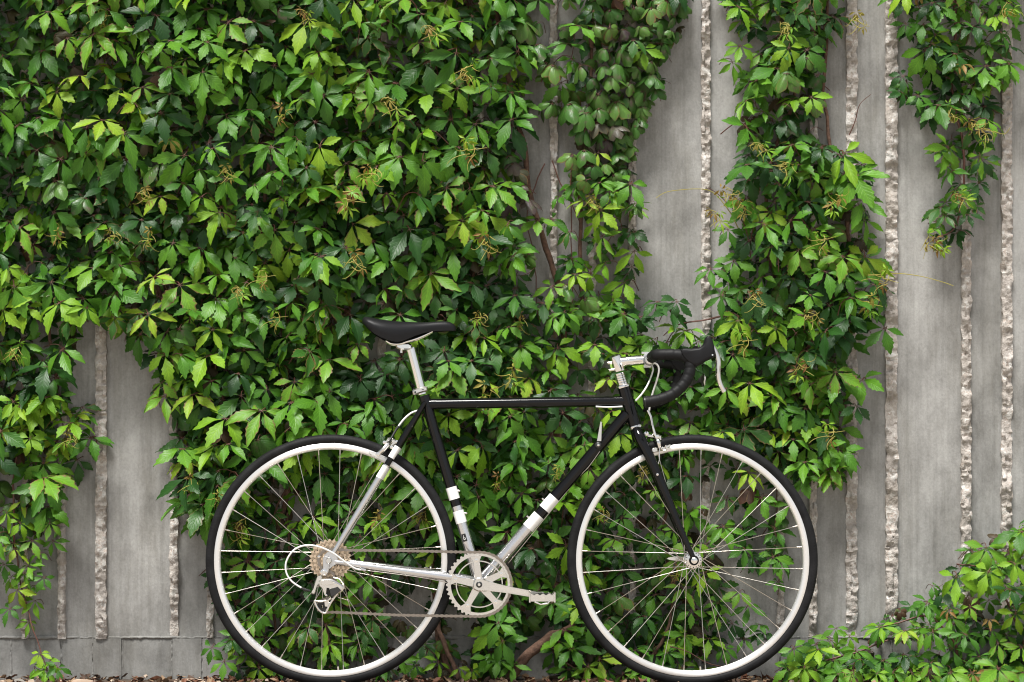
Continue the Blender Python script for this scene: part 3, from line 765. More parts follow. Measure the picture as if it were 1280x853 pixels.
# ---- down tube shift lever
q = MB(); c = Zf(197, 405, -0.026); q.disc(c, [(0, -0.011), (0.006, -0.011), (0.0085, -0.009), (0.0095, -0.004), (0.0095, 0.006), (0.008, 0.012)], 22); shl = q.build('shift_lever_boss', M['dark'], bike)
q = MB(); q.disc(c, [(0, -0.0145), (0.0032, -0.014), (0.0042, -0.0108)], 14); q.build('shift_lever_bolt', M['chrome'], shl)
q = MB(); q.prism(xz(Zf, [(182, 372), (205, 250), (212, 198), (221, 194), (231, 200), (228, 260), (226, 372)]), -0.036, -0.030, 0.0014); q.build('shift_lever', M['alu'], bike)

# ---- seat post and saddle
PT = Zs(515, 388); PB = Zs(612, 765)
tube('seat_post', [PT, PT.lerp(PB, 0.5), PB + (PB - PT) * 0.1], 0.0133, M['chrome'], bike, 24)
q = MB(); q.prism(xz(Zs, [(380, 362), (392, 350), (500, 346), (528, 362), (536, 392), (500, 408), (430, 408), (392, 392)]), -0.018, 0.018, 0.004); q.build('saddle_clamp', M['chrome'], bike)
q = MB(); q.tube([Zs(433, 400), Zs(433, 432)], 0.004, 10); q.build('clamp_bolt', M['alu'], bike)
q = MB(); q.prism(xz(Zs, [(536, 768), (545, 758), (640, 732), (668, 736), (672, 770), (640, 784), (552, 810), (538, 800)]), -0.0175, 0.0175, 0.004); scl = q.build('seat_clamp', M['alu'], bike)
q = MB(); q.disc(Zs(560, 785, -0.0175), [(0, -0.002), (0.0028, -0.002), (0.003, 0.001)], 12); q.box(Zs(628, 762, -0.0172), (0.006, 0.003, 0.0018)); q.build('clamp_bolt', M['dark'], scl)
prof_x = [86, 92, 110, 150, 200, 260, 330, 400, 480, 560, 640, 700, 760, 820, 870, 900, 916, 923]
top_y = [150, 128, 113, 116, 126, 137, 146, 152, 156, 159, 159, 155, 151, 150, 158, 174, 195, 215]
bot_y = [158, 170, 192, 232, 270, 305, 330, 344, 322, 285, 258, 246, 240, 237, 236, 237, 236, 226]
half = [0.010, 0.040, 0.058, 0.068, 0.072, 0.072, 0.068, 0.060, 0.050, 0.039, 0.031, 0.027, 0.024, 0.0215, 0.0195, 0.016, 0.011, 0.004]
v = []; f = []; NS = 21
for x, ty, by, hw in zip(prof_x, top_y, bot_y, half):
    a = Zs(x, ty); b = Zs(x, by)
    for k in range(NS):
        u = -1 + 2 * k / (NS - 1)
        s = math.sin(u * math.pi / 2)
        y = hw * (abs(s) ** 0.9) * (1 if s > 0 else -1)
        drp = abs(u) ** 3.0
        v.append((a.x, y * (1 - 0.10 * max(0, (abs(u) - 0.8) / 0.2)), a.z + (b.z - a.z) * drp))
n = len(prof_x)
for i in range(n - 1):
    for k in range(NS - 1): f.append((i * NS + k, i * NS + k + 1, (i + 1) * NS + k + 1, (i + 1) * NS + k))
# underside
o0 = len(v)
for i in range(n):
    a = Zs(prof_x[i], top_y[i]); b = Zs(prof_x[i], bot_y[i])
    for k in range(NS):
        p = v[i * NS + k]; v.append((p[0], p[1] * 0.93, min(p[2] - 0.004 if 0 < k < NS - 1 else p[2], a.z + (b.z - a.z) * 0.55 if 2 < k < NS - 3 else p[2])))
for i in range(n - 1):
    for k in range(NS - 1): f.append((o0 + i * NS + k, o0 + (i + 1) * NS + k, o0 + (i + 1) * NS + k + 1, o0 + i * NS + k + 1))
    f.append((i * NS, (i + 1) * NS, o0 + (i + 1) * NS, o0 + i * NS)); f.append((i * NS + NS - 1, o0 + i * NS + NS - 1, o0 + (i + 1) * NS + NS - 1, (i + 1) * NS + NS - 1))
sad = link('saddle', mesh('saddle', v, f, 60), M['leather'], bike)
for sgn in (-1, 1):
    tube('saddle_rail', spline([Zs(300, 330, sgn * 0.034), Zs(345, 352, sgn * 0.026), Zs(420, 355, sgn * 0.022), Zs(480, 335, sgn * 0.022), Zs(560, 312, sgn * 0.020), Zs(640, 278, sgn * 0.015), Zs(710, 240, sgn * 0.010)], 5), 0.0036, M['chrome'], sad, 10)

# ---- sprockets, chainring, cranks
def toothed(name, c, y, r, teeth, r_in, th, mat, parent, depth=0.0045):
    v = []; f = []; n = teeth * 4
    for yy in (y - th / 2, y + th / 2):
        for i in range(n):
            a = 2 * math.pi * i / n; ph = i % 4
            rr = r if ph in (0, 1) else r - depth
            v.append((c[0] + rr * math.cos(a), yy, c[2] + rr * math.sin(a)))
        for i in range(n):
            a = 2 * math.pi * i / n; v.append((c[0] + r_in * math.cos(a), yy, c[2] + r_in * math.sin(a)))
    for i in range(n):
        j = (i + 1) % n
        f.append((i, j, n + j, n + i)); f.append((2 * n + i, 3 * n + i, 3 * n + j, 2 * n + j))
        f.append((i, 2 * n + i, 2 * n + j, j)); f.append((n + i, n + j, 3 * n + j, 3 * n + i))
    return link(name, mesh(name, v, f, 30), mat, parent)
cas = bpy.data.objects.new('cassette', None); col.objects.link(cas); cas.parent = rw
for k in range(7):
    rr = 0.0570 - 0.0056 * k
    toothed('sprocket', (0, 0, 0), -0.0255 - 0.0046 * k, rr, int(rr * 2 * math.pi / 0.0127), 0.013, 0.002, M['cog_reflect'] if k % 2 == 0 else M['cog_shade'], cas)
    q = MB(); hub_r = max(rr - 0.010, 0.015)
    for h in range(12):
        a = h * 2 * math.pi / 12 + k * 0.37
        q.disc((hub_r * math.cos(a), -0.0268 - 0.0046 * k, hub_r * math.sin(a)), [(0, 0), (0.0029, 0)], 8)
    q.build('sprocket_hole', M['dark'], cas)  # flat dark discs painting the shade of holes; the sprockets are solid there
q = MB(); q.disc((0, 0, 0), [(0.006, -0.062), (0.0125, -0.0615), (0.014, -0.059), (0.014, -0.0235)], 24); q.build('lock_ring', M['alu'], cas)

CY = -0.045
cr = bpy.data.objects.new('crankset', None); col.objects.link(cr); cr.parent = bike; cr.location = BBP
toothed('chainring', (0, 0, 0), CY, 0.0895, 44, 0.0765, 0.0032, M['alu'], cr)
toothed('chainring', (0, 0, 0), CY + 0.008, 0.0635, 31, 0.0605, 0.003, M['alu'], cr, 0.0)
for k in range(5):
    a = math.radians(97 + 72 * k)
    def pol(r, da): return (r * math.cos(a + da), r * math.sin(a + da))
    q = MB()
    q.prism([pol(0.012, -1.0), pol(0.030, -0.36), pol(0.050, -0.17), pol(0.062, -0.135), pol(0.068, -0.16), pol(0.079, -0.22), pol(0.079, 0.22), pol(0.068, 0.16), pol(0.062, 0.135), pol(0.050, 0.17), pol(0.030, 0.36), pol(0.012, 1.0)], CY - 0.0065, CY + 0.003, 0.0012)
    arm = q.build('spider_arm', M['alu'], cr)
    q = MB(); bx, bz = pol(0.065, 0)
    q.disc((bx, CY - 0.0065, bz), [(0.0, -0.0003), (0.0022, -0.0003), (0.0024, -0.003), (0.0048, -0.0028), (0.0052, 0.0005)], 16); q.build('chainring_bolt', M['chrome'], arm)
def crank_arm(sgn, ang, label):
    d = Vector((math.cos(ang), 0, math.sin(ang))); nrm = Vector((-math.sin(ang), 0, math.cos(ang)))
    st = [(-0.016, 0.008), (-0.012, 0.0155), (0, 0.019), (0.014, 0.0165), (0.03, 0.0125), (0.08, 0.0098), (0.14, 0.0092), (0.160, 0.0105), (0.172, 0.011), (0.180, 0.007)]
    up = [d * t + nrm * h for t, h in st]; dn = [d * t - nrm * h for t, h in reversed(st)]
    y0 = sgn * 0.052; y1 = sgn * 0.066
    q = MB(); q.prism([(p.x, p.z) for p in up + dn], y0, y1, 0.003); arm = q.build('crank_arm', M['alu'], cr)
    q = MB(); q.prism([((d * t + nrm * h).x, (d * t + nrm * h).z) for t, h in ((0.035, 0.005), (0.135, 0.0045), (0.142, 0.0), (0.135, -0.0045), (0.035, -0.005), (0.028, 0))], y1 + sgn * 0.0002, y1 - sgn * 0.0012); q.build('crank_groove', M['chrome'], arm)
    q = MB(); q.disc((0, y1, 0), [(0, sgn * 0.003), (0.007, sgn * 0.003), (0.0085, sgn * 0.002), (0.0088, -sgn * 0.003)], 22); q.build('crank_cap', M['dark'], arm)
    q = MB(); q.disc((0, y1, 0), [(0, sgn * 0.0045), (0.0038, sgn * 0.0045), (0.0045, sgn * 0.0028)], 16); q.build('crank_bolt', M['chrome'], arm)
    # pedal
    pc = d * 0.171; py = sgn * 0.115
    pd = bpy.data.objects.new('pedal', None); col.objects.link(pd); pd.parent = cr; pd.location = (pc.x, py, pc.z)
    q = MB(); q.tube([(0, -sgn * 0.05, 0), (0, sgn * 0.04, 0)], [0.0075, 0.006], 14); q.build('pedal_axle', M['chrome'], pd)
    q = MB(); q.box((0, 0, -0.001), (0.034, 0.062, 0.019)); q.build('pedal_body', M['dark'], pd)
    for ex in (-1, 1):
        q = MB(); w_ = 0.031
        outl = [(ex * 0.033 - 0.0022, -0.0135), (ex * 0.033 + 0.0022, -0.0135), (ex * 0.033 + 0.0022, 0.0135), (ex * 0.033 - 0.0022, 0.0135)]
        q.prism(outl, -0.04, 0.04, 0.0005); q.build('pedal_cage', M['alu'], pd)
    q = MB()
    for yy in (-0.038, 0.038):
        zz = [(-0.0305, -0.0105), (0.0305, -0.0105), (0.0305, 0.0105), (0.026, 0.0055), (0.018, 0.0105), (0.010, 0.0055), (0.002, 0.0105), (-0.006, 0.0055), (-0.014, 0.0105), (-0.022, 0.0055), (-0.0305, 0.0105)]
        q.prism(zz, yy - 0.0015, yy + 0.0015)
    q.build('pedal_cage', M['alu'], pd)
    q = MB(); q.tube([(-0.02, sgn * 0.041, -0.012), (-0.004, sgn * 0.043, -0.018), (0.014, sgn * 0.043, -0.016), (0.02, sgn * 0.041, -0.008)], 0.0022, 8); q.build('toe_clip_tab', M['chrome'], pd)
crank_arm(-1, math.radians(-10.2), 'near'); crank_arm(1, math.radians(169.8), 'far')

# ---- rear derailleur
rd = bpy.data.objects.new('rear_derailleur', None); col.objects.link(rd); rd.parent = bike
q = MB(); q.prism(xz(Zr, [(350, 300), (385, 290), (400, 330), (388, 400), (372, 425), (340, 420), (335, 395), (352, 370)]), -0.072, -0.066, 0.0015); q.build('hanger', M['silver'], rd)
q = MB(); q.disc(Zr(358, 398, -0.078), [(0, -0.004), (0.005, -0.004), (0.0058, -0.002), (0.009, -0.0015), (0.0095, 0.006)], 22); q.build('pivot_bolt', M['chrome'], rd)
q = MB(); q.prism(xz(Zr, [(318, 420), (345, 412), (352, 432), (335, 470), (312, 480), (310, 520), (300, 540), (278, 536), (280, 518), (298, 508), (300, 470)]), -0.092, -0.078, 0.002); q.build('cable_arm', M['alu'], rd)
q = MB(); q.prism(xz(Zr, [(325, 455), (345, 440), (410, 438), (440, 452), (488, 480), (495, 500), (486, 520), (440, 540), (412, 545), (398, 530), (398, 500), (378, 488), (375, 540), (368, 552), (352, 500), (330, 490)]), -0.104, -0.082, 0.004); q.build('body', M['alu'], rd)
q = MB(); q.prism(xz(Zr, [(400, 505), (455, 490), (478, 512), (440, 545), (412, 552)]), -0.1065, -0.1042, 0.0006); q.build('link_plate', M['dark'], rd)
q = MB(); q.prism(xz(Zr, [(345, 448), (405, 446), (430, 458), (420, 476), (350, 478)]), -0.1068, -0.1042, 0.0008); q.build('name_plate', M['chrome'], rd)
q = MB(); q.tube(spline([Zr(425, 430, -0.09), Zr(465, 440, -0.094), Zr(490, 470, -0.096), Zr(496, 505, -0.096)], 4), 0.0018, 8); q.build('spring', M['steel'], rd)
q = MB()
q.tube(spline([Zr(300, 582, -0.092), Zr(318, 625, -0.092), Zr(345, 655, -0.092), Zr(372, 664, -0.092), Zr(385, 640, -0.092), Zr(405, 600, -0.092), Zr(432, 560, -0.092), Zr(452, 535, -0.092)], 5), 0.0032, 10)
q.tube(spline([Zr(298, 582, -0.092), Zr(340, 588, -0.092), Zr(385, 580, -0.092), Zr(410, 565, -0.092)], 4), 0.003, 10)
q.prism(xz(Zr, [(365, 590), (392, 580), (402, 600), (390, 625), (368, 620)]), -0.094, -0.09, 0.001)
q.build('cage', M['alu'], rd)
for (x, y) in ((352, 622), (415, 520)):
    p_ = Zr(x, y); pl = toothed('pulley', (0, 0, 0), 0, 0.0185, 11, 0.004, 0.006, M['plastic'], rd, 0.004); pl.location = (p_.x, -0.083, p_.z)
for (x, y, r) in ((381, 545, 0.0028), (331, 293, 0.0035), (440, 470, 0.0028)):
    q = MB(); q.disc(Zr(x, y, -0.105), [(0, -0.003), (r, -0.002), (r, 0.02)], 12); q.build('limit_screw', M['chrome'], rd)
q = MB(); q.tube([Zr(455, 560, -0.09), Zr(520, 580, -0.088)], 0.0013, 6); q.tube([Zr(516, 570, -0.088), Zr(524, 590, -0.088)], 0.0016, 6); q.build('cable_tail', M['steel'], rd)

# ---- chain
def arc(c, r, a0, a1, n): return [Vector((c.x + r * math.cos(a), 0, c.z + r * math.sin(a))) for a in np.linspace(a0, a1, n)]
RC = 0.0865; rs = 0.0300
pu = Zr(415, 520); pl_ = Zr(352, 622)
cp = [B(440, 687.8)] + [B(500, 688.2)] + arc(BBP, RC, math.radians(97), math.radians(-95), 30) + [B(500, 768.2), B(420, 764.5)]
cp += arc(pl_, 0.017, math.radians(-95), math.radians(-250), 8) + [pl_.lerp(pu, 0.5) + Vector((-0.002, 0, 0.0))] + arc(pu, 0.017, math.radians(-90), math.radians(60), 7)
cp += arc(RH, rs, math.radians(-75), math.radians(-270), 14) + [B(440, 687.8)]
dl = [0.0]
for a, b in zip(cp, cp[1:]): dl.append(dl[-1] + (b - a).length)
nl = int(round(dl[-1] / 0.0127)); nl -= nl % 2
pos = []
for i in range(nl):
    s = dl[-1] * i / nl; k = max(1, int(np.searchsorted(dl, s + 1e-9))); k = min(k, len(dl) - 1)
    pos.append(cp[k - 1].lerp(cp[k], (s - dl[k - 1]) / max(dl[k] - dl[k - 1], 1e-9)))
q = MB()
def chain_y(x): 
    t = min(max((x - RH.x) / (BBP.x - RH.x), 0), 1); return -0.0485 + 0.0035 * t
for i in range(nl):
    a = pos[i]; b = pos[(i + 1) % nl]; d = (b - a); L = d.length; d.normalize(); nrm = Vector((-d.z, 0, d.x))
    yc = chain_y((a.x + b.x) / 2); o = 0.0032 if i % 2 else 0.0021
    outl = []
    for (c, s0) in ((a, 1), (b, -1)):
        for t in np.linspace(math.pi / 2, 3 * math.pi / 2, 6):
            p = c + (d * math.cos(t) * s0 + nrm * math.sin(t) * s0) * 0.0043; outl.append((p.x, p.z))
    m1 = a.lerp(b, 0.5); outl.insert(6, ((m1 - nrm * 0.0026).x, (m1 - nrm * 0.0026).z)); outl.append(((m1 + nrm * 0.0026).x, (m1 + nrm * 0.0026).z))
    q.prism(outl, yc - o - 0.0006, yc - o + 0.0005); q.prism(outl, yc + o - 0.0005, yc + o + 0.0006)
    q.disc((a.x, yc, a.z), [(0, -0.0044), (0.0019, -0.0044), (0.0019, 0.0044), (0, 0.0044)], 6)
    q.disc((a.x, yc, a.z), [(0.0036, -0.0018), (0.0036, 0.0018)], 8)
q.build('chain', M['chain'], bike, 30)

# ---- brakes
def brake(front):
    root = bpy.data.objects.new('brake_caliper', None); col.objects.link(root); root.parent = bike
    root['label'] = 'front brake caliper under the headset' if front else 'rear brake caliper on the seat stays'
    if front:
        g = Zf
        cb = g(705, 330)
        q = MB(); q.tube([g(640, 320), g(760, 340)], [0.0055, 0.006], 12); q.build('centre_bolt', M['chrome'], root)
        for s in (-1, 1):
            pts = spline([g(700, 330, s * 0.004), g(712, 345, s * 0.022), g(730, 375, s * 0.034), g(735, 410, s * 0.034), g(735, 445, s * 0.026)], 5)
            q = MB(); q.tube(pts, list(np.interp(np.linspace(0, 1, len(pts)), [0, .5, 1], [0.0075, 0.0065, 0.005])), 12); q.build('caliper_arm', M['chrome'], root)
            q = MB(); q.prism(xz(g, [(672, 440), (690, 425), (780, 420), (835, 392), (846, 402), (840, 420), (790, 440), (775, 452), (690, 472), (675, 462)]), s * 0.0135, s * 0.024, 0.002); q.build('brake_pad', M['alu'], root)
        q = MB(); q.prism(xz(g, [(680, 300), (720, 300), (765, 320), (768, 362), (730, 375), (700, 372)]), -0.014, 0.014, 0.003); q.build('caliper_body', M['alu'], root)
        q = MB(); q.tube([g(640, 95, -0.021), g(665, 150, -0.024), g(680, 230, -0.028), g(700, 310, -0.03), g(715, 345, -0.03)], [0.0042, 0.0038, 0.003, 0.0042, 0.004], 10); q.build('cable_adjuster', M['chrome'], root)
        q = MB(); q.tube(spline([g(745, 380, -0.036), g(738, 460, -0.036), g(738, 530, -0.037), g(722, 585, -0.037)], 5), 0.0016, 6)
        q.tube(spline([g(752, 425, -0.034), g(775, 452, -0.036), g(800, 440, -0.036), g(795, 405, -0.036)], 5), 0.0024, 8); q.build('release_lever', M['alu'], root)
        q = MB(); q.disc(g(628, 300, -0.01), [(0, -0.006), (0.006, -0.005), (0.0065, 0.006), (0, 0.007)], 14); q.build('adjuster_nut', M['chrome'], root)
        q = MB(); q.disc(g(722, 330, -0.028), [(0, -0.006), (0.005, -0.0055), (0.006, 0.0)], 14); q.build('cable_bolt', M['chrome'], root)
    else:
        g = Zk
        q = MB(); q.tube([g(330, 505), g(415, 545)], [0.0055, 0.006], 12); q.build('centre_bolt', M['chrome'], root)
        for s in (-1, 1):
            pts = spline([g(345, 510, s * 0.006), g(318, 540, s * 0.022), g(285, 580, s * 0.031), g(245, 615, s * 0.030), g(228, 632, s * 0.027)], 5)
            q = MB(); q.tube(pts, list(np.interp(np.linspace(0, 1, len(pts)), [0, .5, 1], [0.0072, 0.0068, 0.0055])), 12); q.build('caliper_arm', M['alu'], root)
            q = MB(); q.prism(xz(g, [(150, 600), (200, 610), (260, 640), (310, 660), (326, 672), (300, 700), (232, 672), (195, 645), (150, 625)]), s * 0.0135, s * 0.021, 0.002); q.build('brake_pad', M['rim'], root)
            q = MB(); q.disc(g(230, 628, s * 0.033), [(0, s * 0.0025), (0.0026, s * 0.0025), (0.003, s * 0.004), (0.0058, s * 0.0035), (0.006, -s * 0.006)], 16); q.build('pad_bolt', M['chrome'], root)
        q = MB(); q.prism(xz(g, [(285, 520), (310, 480), (350, 478), (390, 500), (405, 520), (380, 545), (345, 560), (310, 540)]), -0.014, 0.014, 0.003); q.build('caliper_body', M['alu'], root)
        q = MB(); q.tube([g(412, 378, -0.013), g(395, 400, -0.015), g(350, 480, -0.022), g(335, 505, -0.024)], [0.004, 0.0036, 0.003, 0.004], 10); q.build('cable_adjuster', M['dark'], root)
        for (x, y) in ((288, 522), (398, 518), (352, 565)):
            q = MB(); q.disc(g(x, y, -0.018), [(0, -0.006), (0.0048, -0.0055), (0.0055, 0.004)], 12); q.build('cable_bolt', M['chrome'], root)
brake(True); brake(False)

# ------------------------------------------------------------------ creeper leaves
ROWS = [0, .07, .16, .26, .34, .42, .50, .58, .66, .74, .82, .91, 1.0]
PROF = [.02, .13, .33, .60, .81, .95, 1.0, .97, .87, .70, .50, .26, 0.0]
PROF_ROUND = [.05, .33, .60, .80, .92, .99, 1.0, .97, .89, .76, .58, .34, 0.0]
def leaflet(rg, L, Wd, fold, droop0, droop, cup, teeth, wide, prof=PROF):
    """one leaflet along +x, upper side +z; returns vertices, faces, uvs"""
    cols = (-1, -0.5, 0, 0.5, 1) if wide else (-1, 0, 1)
    nc = len(cols); v = []; uv = []; x = z = 0.0
    wav = rg.uniform(0, 6.28); wam = rg.uniform(0.0, 0.05) * L; bend = rg.uniform(-0.25, 0.25)
    for i, (t, pw) in enumerate(zip(ROWS, prof)):
        if i:
            dt = (t - ROWS[i - 1]) * L; a = droop0 + droop * (t + ROWS[i - 1]) / 2
            x += dt * math.cos(a); z -= dt * math.sin(a)
        y0 = bend * L * t * t * 0.5
        for c in cols:
            w = pw * Wd
            tt = x
            if abs(c) == 1 and 4 <= i <= 11:
                if i % 2 == 1: w *= 1 + 0.13 * teeth; tt = x + 0.018 * L * teeth
                else: w *= 1 - 0.10 * teeth; tt = x - 0.014 * L * teeth
            s = c * w
            zz = z + abs(s) * math.sin(fold) - cup * s * s / max(Wd, 1e-6) + wam * abs(c) * math.sin(wav + 7 * t + (1.3 if c > 0 else 0))
            v.append((tt, y0 + s * math.cos(fold), zz)); uv.append((t, c))
    f = []
    for i in range(len(ROWS) - 1):
        for k in range(nc - 1):
            f.append((i * nc + k, (i + 1) * nc + k, (i + 1) * nc + k + 1, i * nc + k + 1))
    return v, f, uv
def compound(seed, kind, wide):
    """five leaflets on a petiole: axis +x, upper side +z, unit = length of the middle leaflet"""
    rg = random.Random(seed)
    V = []; Fc = []; UV = []; MI = []
    nl = 5 if rg.random() < 0.86 else (4 if rg.random() < 0.5 else 3)
    if kind == 'dusky': nl = rg.choice((5, 5, 4, 3))
    angs = {5: (0, 53, -53, 112, -112), 4: (0, 48, -50, 100), 3: (0, 62, -62)}[nl]
    sizes = {5: (1, .95, .95, .72, .72), 4: (1, .95, .9, .7), 3: (1, .9, .9)}[nl]
    spread = rg.uniform(0.86, 1.14)
    for a, s in zip(angs, sizes):
        L = s * rg.uniform(0.86, 1.1)
        if kind == 'open':
            wd = L * rg.uniform(0.185, 0.235); fold = rg.uniform(0.12, 0.5); d0 = rg.uniform(-0.15, 0.25); dr = rg.uniform(0.35, 1.0); cup = 0.12; th = rg.uniform(0.85, 1.25)
        elif kind == 'slim':
            wd = L * rg.uniform(0.16, 0.20); fold = rg.uniform(0.25, 0.65); d0 = rg.uniform(-0.1, 0.3); dr = rg.uniform(0.25, 0.9); cup = 0.05; th = rg.uniform(0.6, 1.0)
        elif kind == 'dusky':
            L *= 0.85; wd = L * rg.uniform(0.25, 0.31); fold = rg.uniform(-0.05, 0.18); d0 = rg.uniform(0.1, 0.55); dr = rg.uniform(0.6, 1.2); cup = rg.uniform(0.45, 0.7); th = rg.uniform(0.08, 0.22)
        elif kind == 'tip':
            wd = L * rg.uniform(0.14, 0.2); fold = rg.uniform(0.4, 0.9); d0 = rg.uniform(0, 0.7); dr = rg.uniform(0.3, 1.2); cup = 0.0; th = 0.5
        v, f, uv = leaflet(rg, L, wd, fold, d0, dr, cup, th, wide, PROF_ROUND if kind == 'dusky' else PROF)
        ph = math.radians(a * spread + rg.uniform(-7, 7)); roll = rg.uniform(-0.22, 0.22)
        mt = Matrix.Rotation(ph, 3, 'Z') @ Matrix.Rotation(roll, 3, 'X')
        off = Vector((0.085, 0, 0))
        n = len(V)
        V += [mt @ (Vector(p) + off) for p in v]; Fc += [tuple(i + n for i in q) for q in f]; UV += uv; MI += [0] * len(f)
        # stalk of the leaflet
        n = len(V); e = mt @ Vector((0.125, 0, -0.004)); b = Vector((0, 0, -0.006))
        pv, pf = tube_geo([b, e], [0.012, 0.010], 3, False)
        V += pv; Fc += [tuple(i + n for i in q) for q in pf]; UV += [(0, 0)] * len(pv); MI += [1] * len(pf)
    pl = rg.uniform(0.7, 1.15)
    pp = spline([Vector((0.0, 0, 0.0)), Vector((-0.16, 0.02, -0.06)), Vector((-0.32, rg.uniform(-.08, .08), -0.30)) * pl, Vector((-0.30, rg.uniform(-.1, .1), -0.85)) * pl], 2)
    n = len(V); pv, pf = tube_geo(pp, [0.016 + 0.004 * i / len(pp) for i in range(len(pp))], 3, False)
    V += pv; Fc += [tuple(i + n for i in q) for q in pf]; UV += [(0, 0)] * len(pv); MI += [1] * len(pf)
    return np.array([tuple(p) for p in V]), Fc, np.array(UV), MI
def leaf_mesh(name, V, Fc, UV, MI, mats, rnd=None):
    me = bpy.data.meshes.new(name); me.from_pydata(V.tolist(), [], Fc); me.update()
    me.shade_smooth()
    ul = me.uv_layers.new(name='UVMap')
    vi = np.empty(len(me.loops), dtype=np.int32); me.loops.foreach_get('vertex_index', vi)
    ul.data.foreach_set('uv', UV[vi].astype(np.float32).ravel())
    me.polygons.foreach_set('material_index', np.array(MI, dtype=np.int32))
    at = me.attributes.new('rnd', 'FLOAT', 'FACE')
    at.data.foreach_set('value', np.array(rnd if rnd is not None else [0.0] * len(Fc), dtype=np.float32))
    for m in mats: me.materials.append(m)
    return me
KIND = {'A': 'open', 'B': 'open', 'C': 'open', 'D': 'dusky', 'E': 'tip', 'F': 'dusky', 'P': 'dusky', 'S': 'slim'}
NV = {'open': 26, 'slim': 14, 'dusky': 12, 'tip': 6}
GEO = {(k, i): compound(100 * h + i, k, True) for h, k in enumerate(NV) for i in range(NV[k])}
GLO = {(k, i): compound(100 * h + i, k, False) for h, k in enumerate(NV) for i in range(NV[k])}
MESHES = {}
def get_mesh(kind, i, c):
    if (kind, i, c) not in MESHES:
        V, Fc, UV, MI = GEO[(kind, i)]
        MESHES[(kind, i, c)] = leaf_mesh('leaf_' + kind, V, Fc, UV, MI, [LM[c], M['petiole']])
    return MESHES[(kind, i, c)]

def in_poly(x, y, poly):
    r = False; j = len(poly) - 1
    for i in range(len(poly)):
        xi, yi = poly[i]; xj, yj = poly[j]
        if (yi > y) != (yj > y) and x < (xj - xi) * (y - yi) / (yj - yi) + xi: r = not r
        j = i
    return r
def pois(rg, poly, r, tries, warp, keep=None):
    xs_ = [p[0] for p in poly]; ys_ = [p[1] for p in poly]; x0, x1, y0, y1 = min(xs_), max(xs_), min(ys_), max(ys_)
    grid = {}; out = []
    n = int(tries * (x1 - x0) * (y1 - y0) / (r * r))
    for _ in range(n):
        x = rg.uniform(x0, x1); y = rg.uniform(y0, y1)
        wxp = x + warp * mnoise.noise(Vector((x * 0.02, y * 0.02, 1))); wyp = y + warp * mnoise.noise(Vector((x * 0.02, y * 0.02, 9)))
        if not in_poly(wxp, wyp, poly): continue
        if keep and not keep(x, y, rg): continue
        g = (int(x // r), int(y // r)); bad = False
        for a in (-1, 0, 1):
            for b in (-1, 0, 1):
                for (qx, qy) in grid.get((g[0] + a, g[1] + b), ()):
                    if (qx - x) ** 2 + (qy - y) ** 2 < r * r: bad = True
        if bad: continue
        grid.setdefault(g, []).append((x, y)); out.append((x, y))
    return out
def pick(rg, wts):
    t = rg.random() * sum(wts.values())
    for k, w in wts.items():
        t -= w
        if t <= 0: return k
    return k
def leaf_frame(rg, el, az, spin):
    N = Vector((math.sin(az) * math.cos(el), -math.cos(az) * math.cos(el), math.sin(el)))
    dn = Vector((0, 0, -1)); X = (dn - N * dn.dot(N))
    if X.length < 1e-3: X = Vector((0, -1, 0))
    X.normalize(); X = Quaternion(N, spin) @ X
    Y = N.cross(X)
    return Matrix((X, Y, N)).transposed()

ROOTS = {}
def new_leaf(store, rg, px, py, y, size, c, el=None, az=None, spin=None):
    """size = metres of the middle leaflet"""
    kind = KIND[c]; cc = c
    if c == 'E': size *= 0.6
    if c == 'F': size *= 0.72
    if c == 'S': cc = rg.choice('AAC')
    if c == 'A' and rg.random() < 0.3: kind = 'slim'
    if c == 'C' and rg.random() < 0.4: kind = 'slim'
    if kind == 'dusky':
        e = rg.gauss(0.65, 0.32); a = rg.gauss(0, 0.6); s = rg.gauss(0, 0.65)
    else:
        e = rg.gauss(0.72, 0.27); a = rg.gauss(0, 0.45); s = rg.gauss(0, 0.46)
    e = min(max(e if el is None else el, 0.02), 1.35); a = a if az is None else az; s = s if spin is None else spin
    i = rg.randrange(NV[kind])
    p = W(px, py, y)
    # the leaflets hang from their centre: lift it so that the whole leaf is centred on the spot
    p.z += size * 0.25
    store.append(dict(p=p, R=leaf_frame(rg, e, a, s), s=size, k=kind, i=i, c=cc, px=px, py=py, y=y))
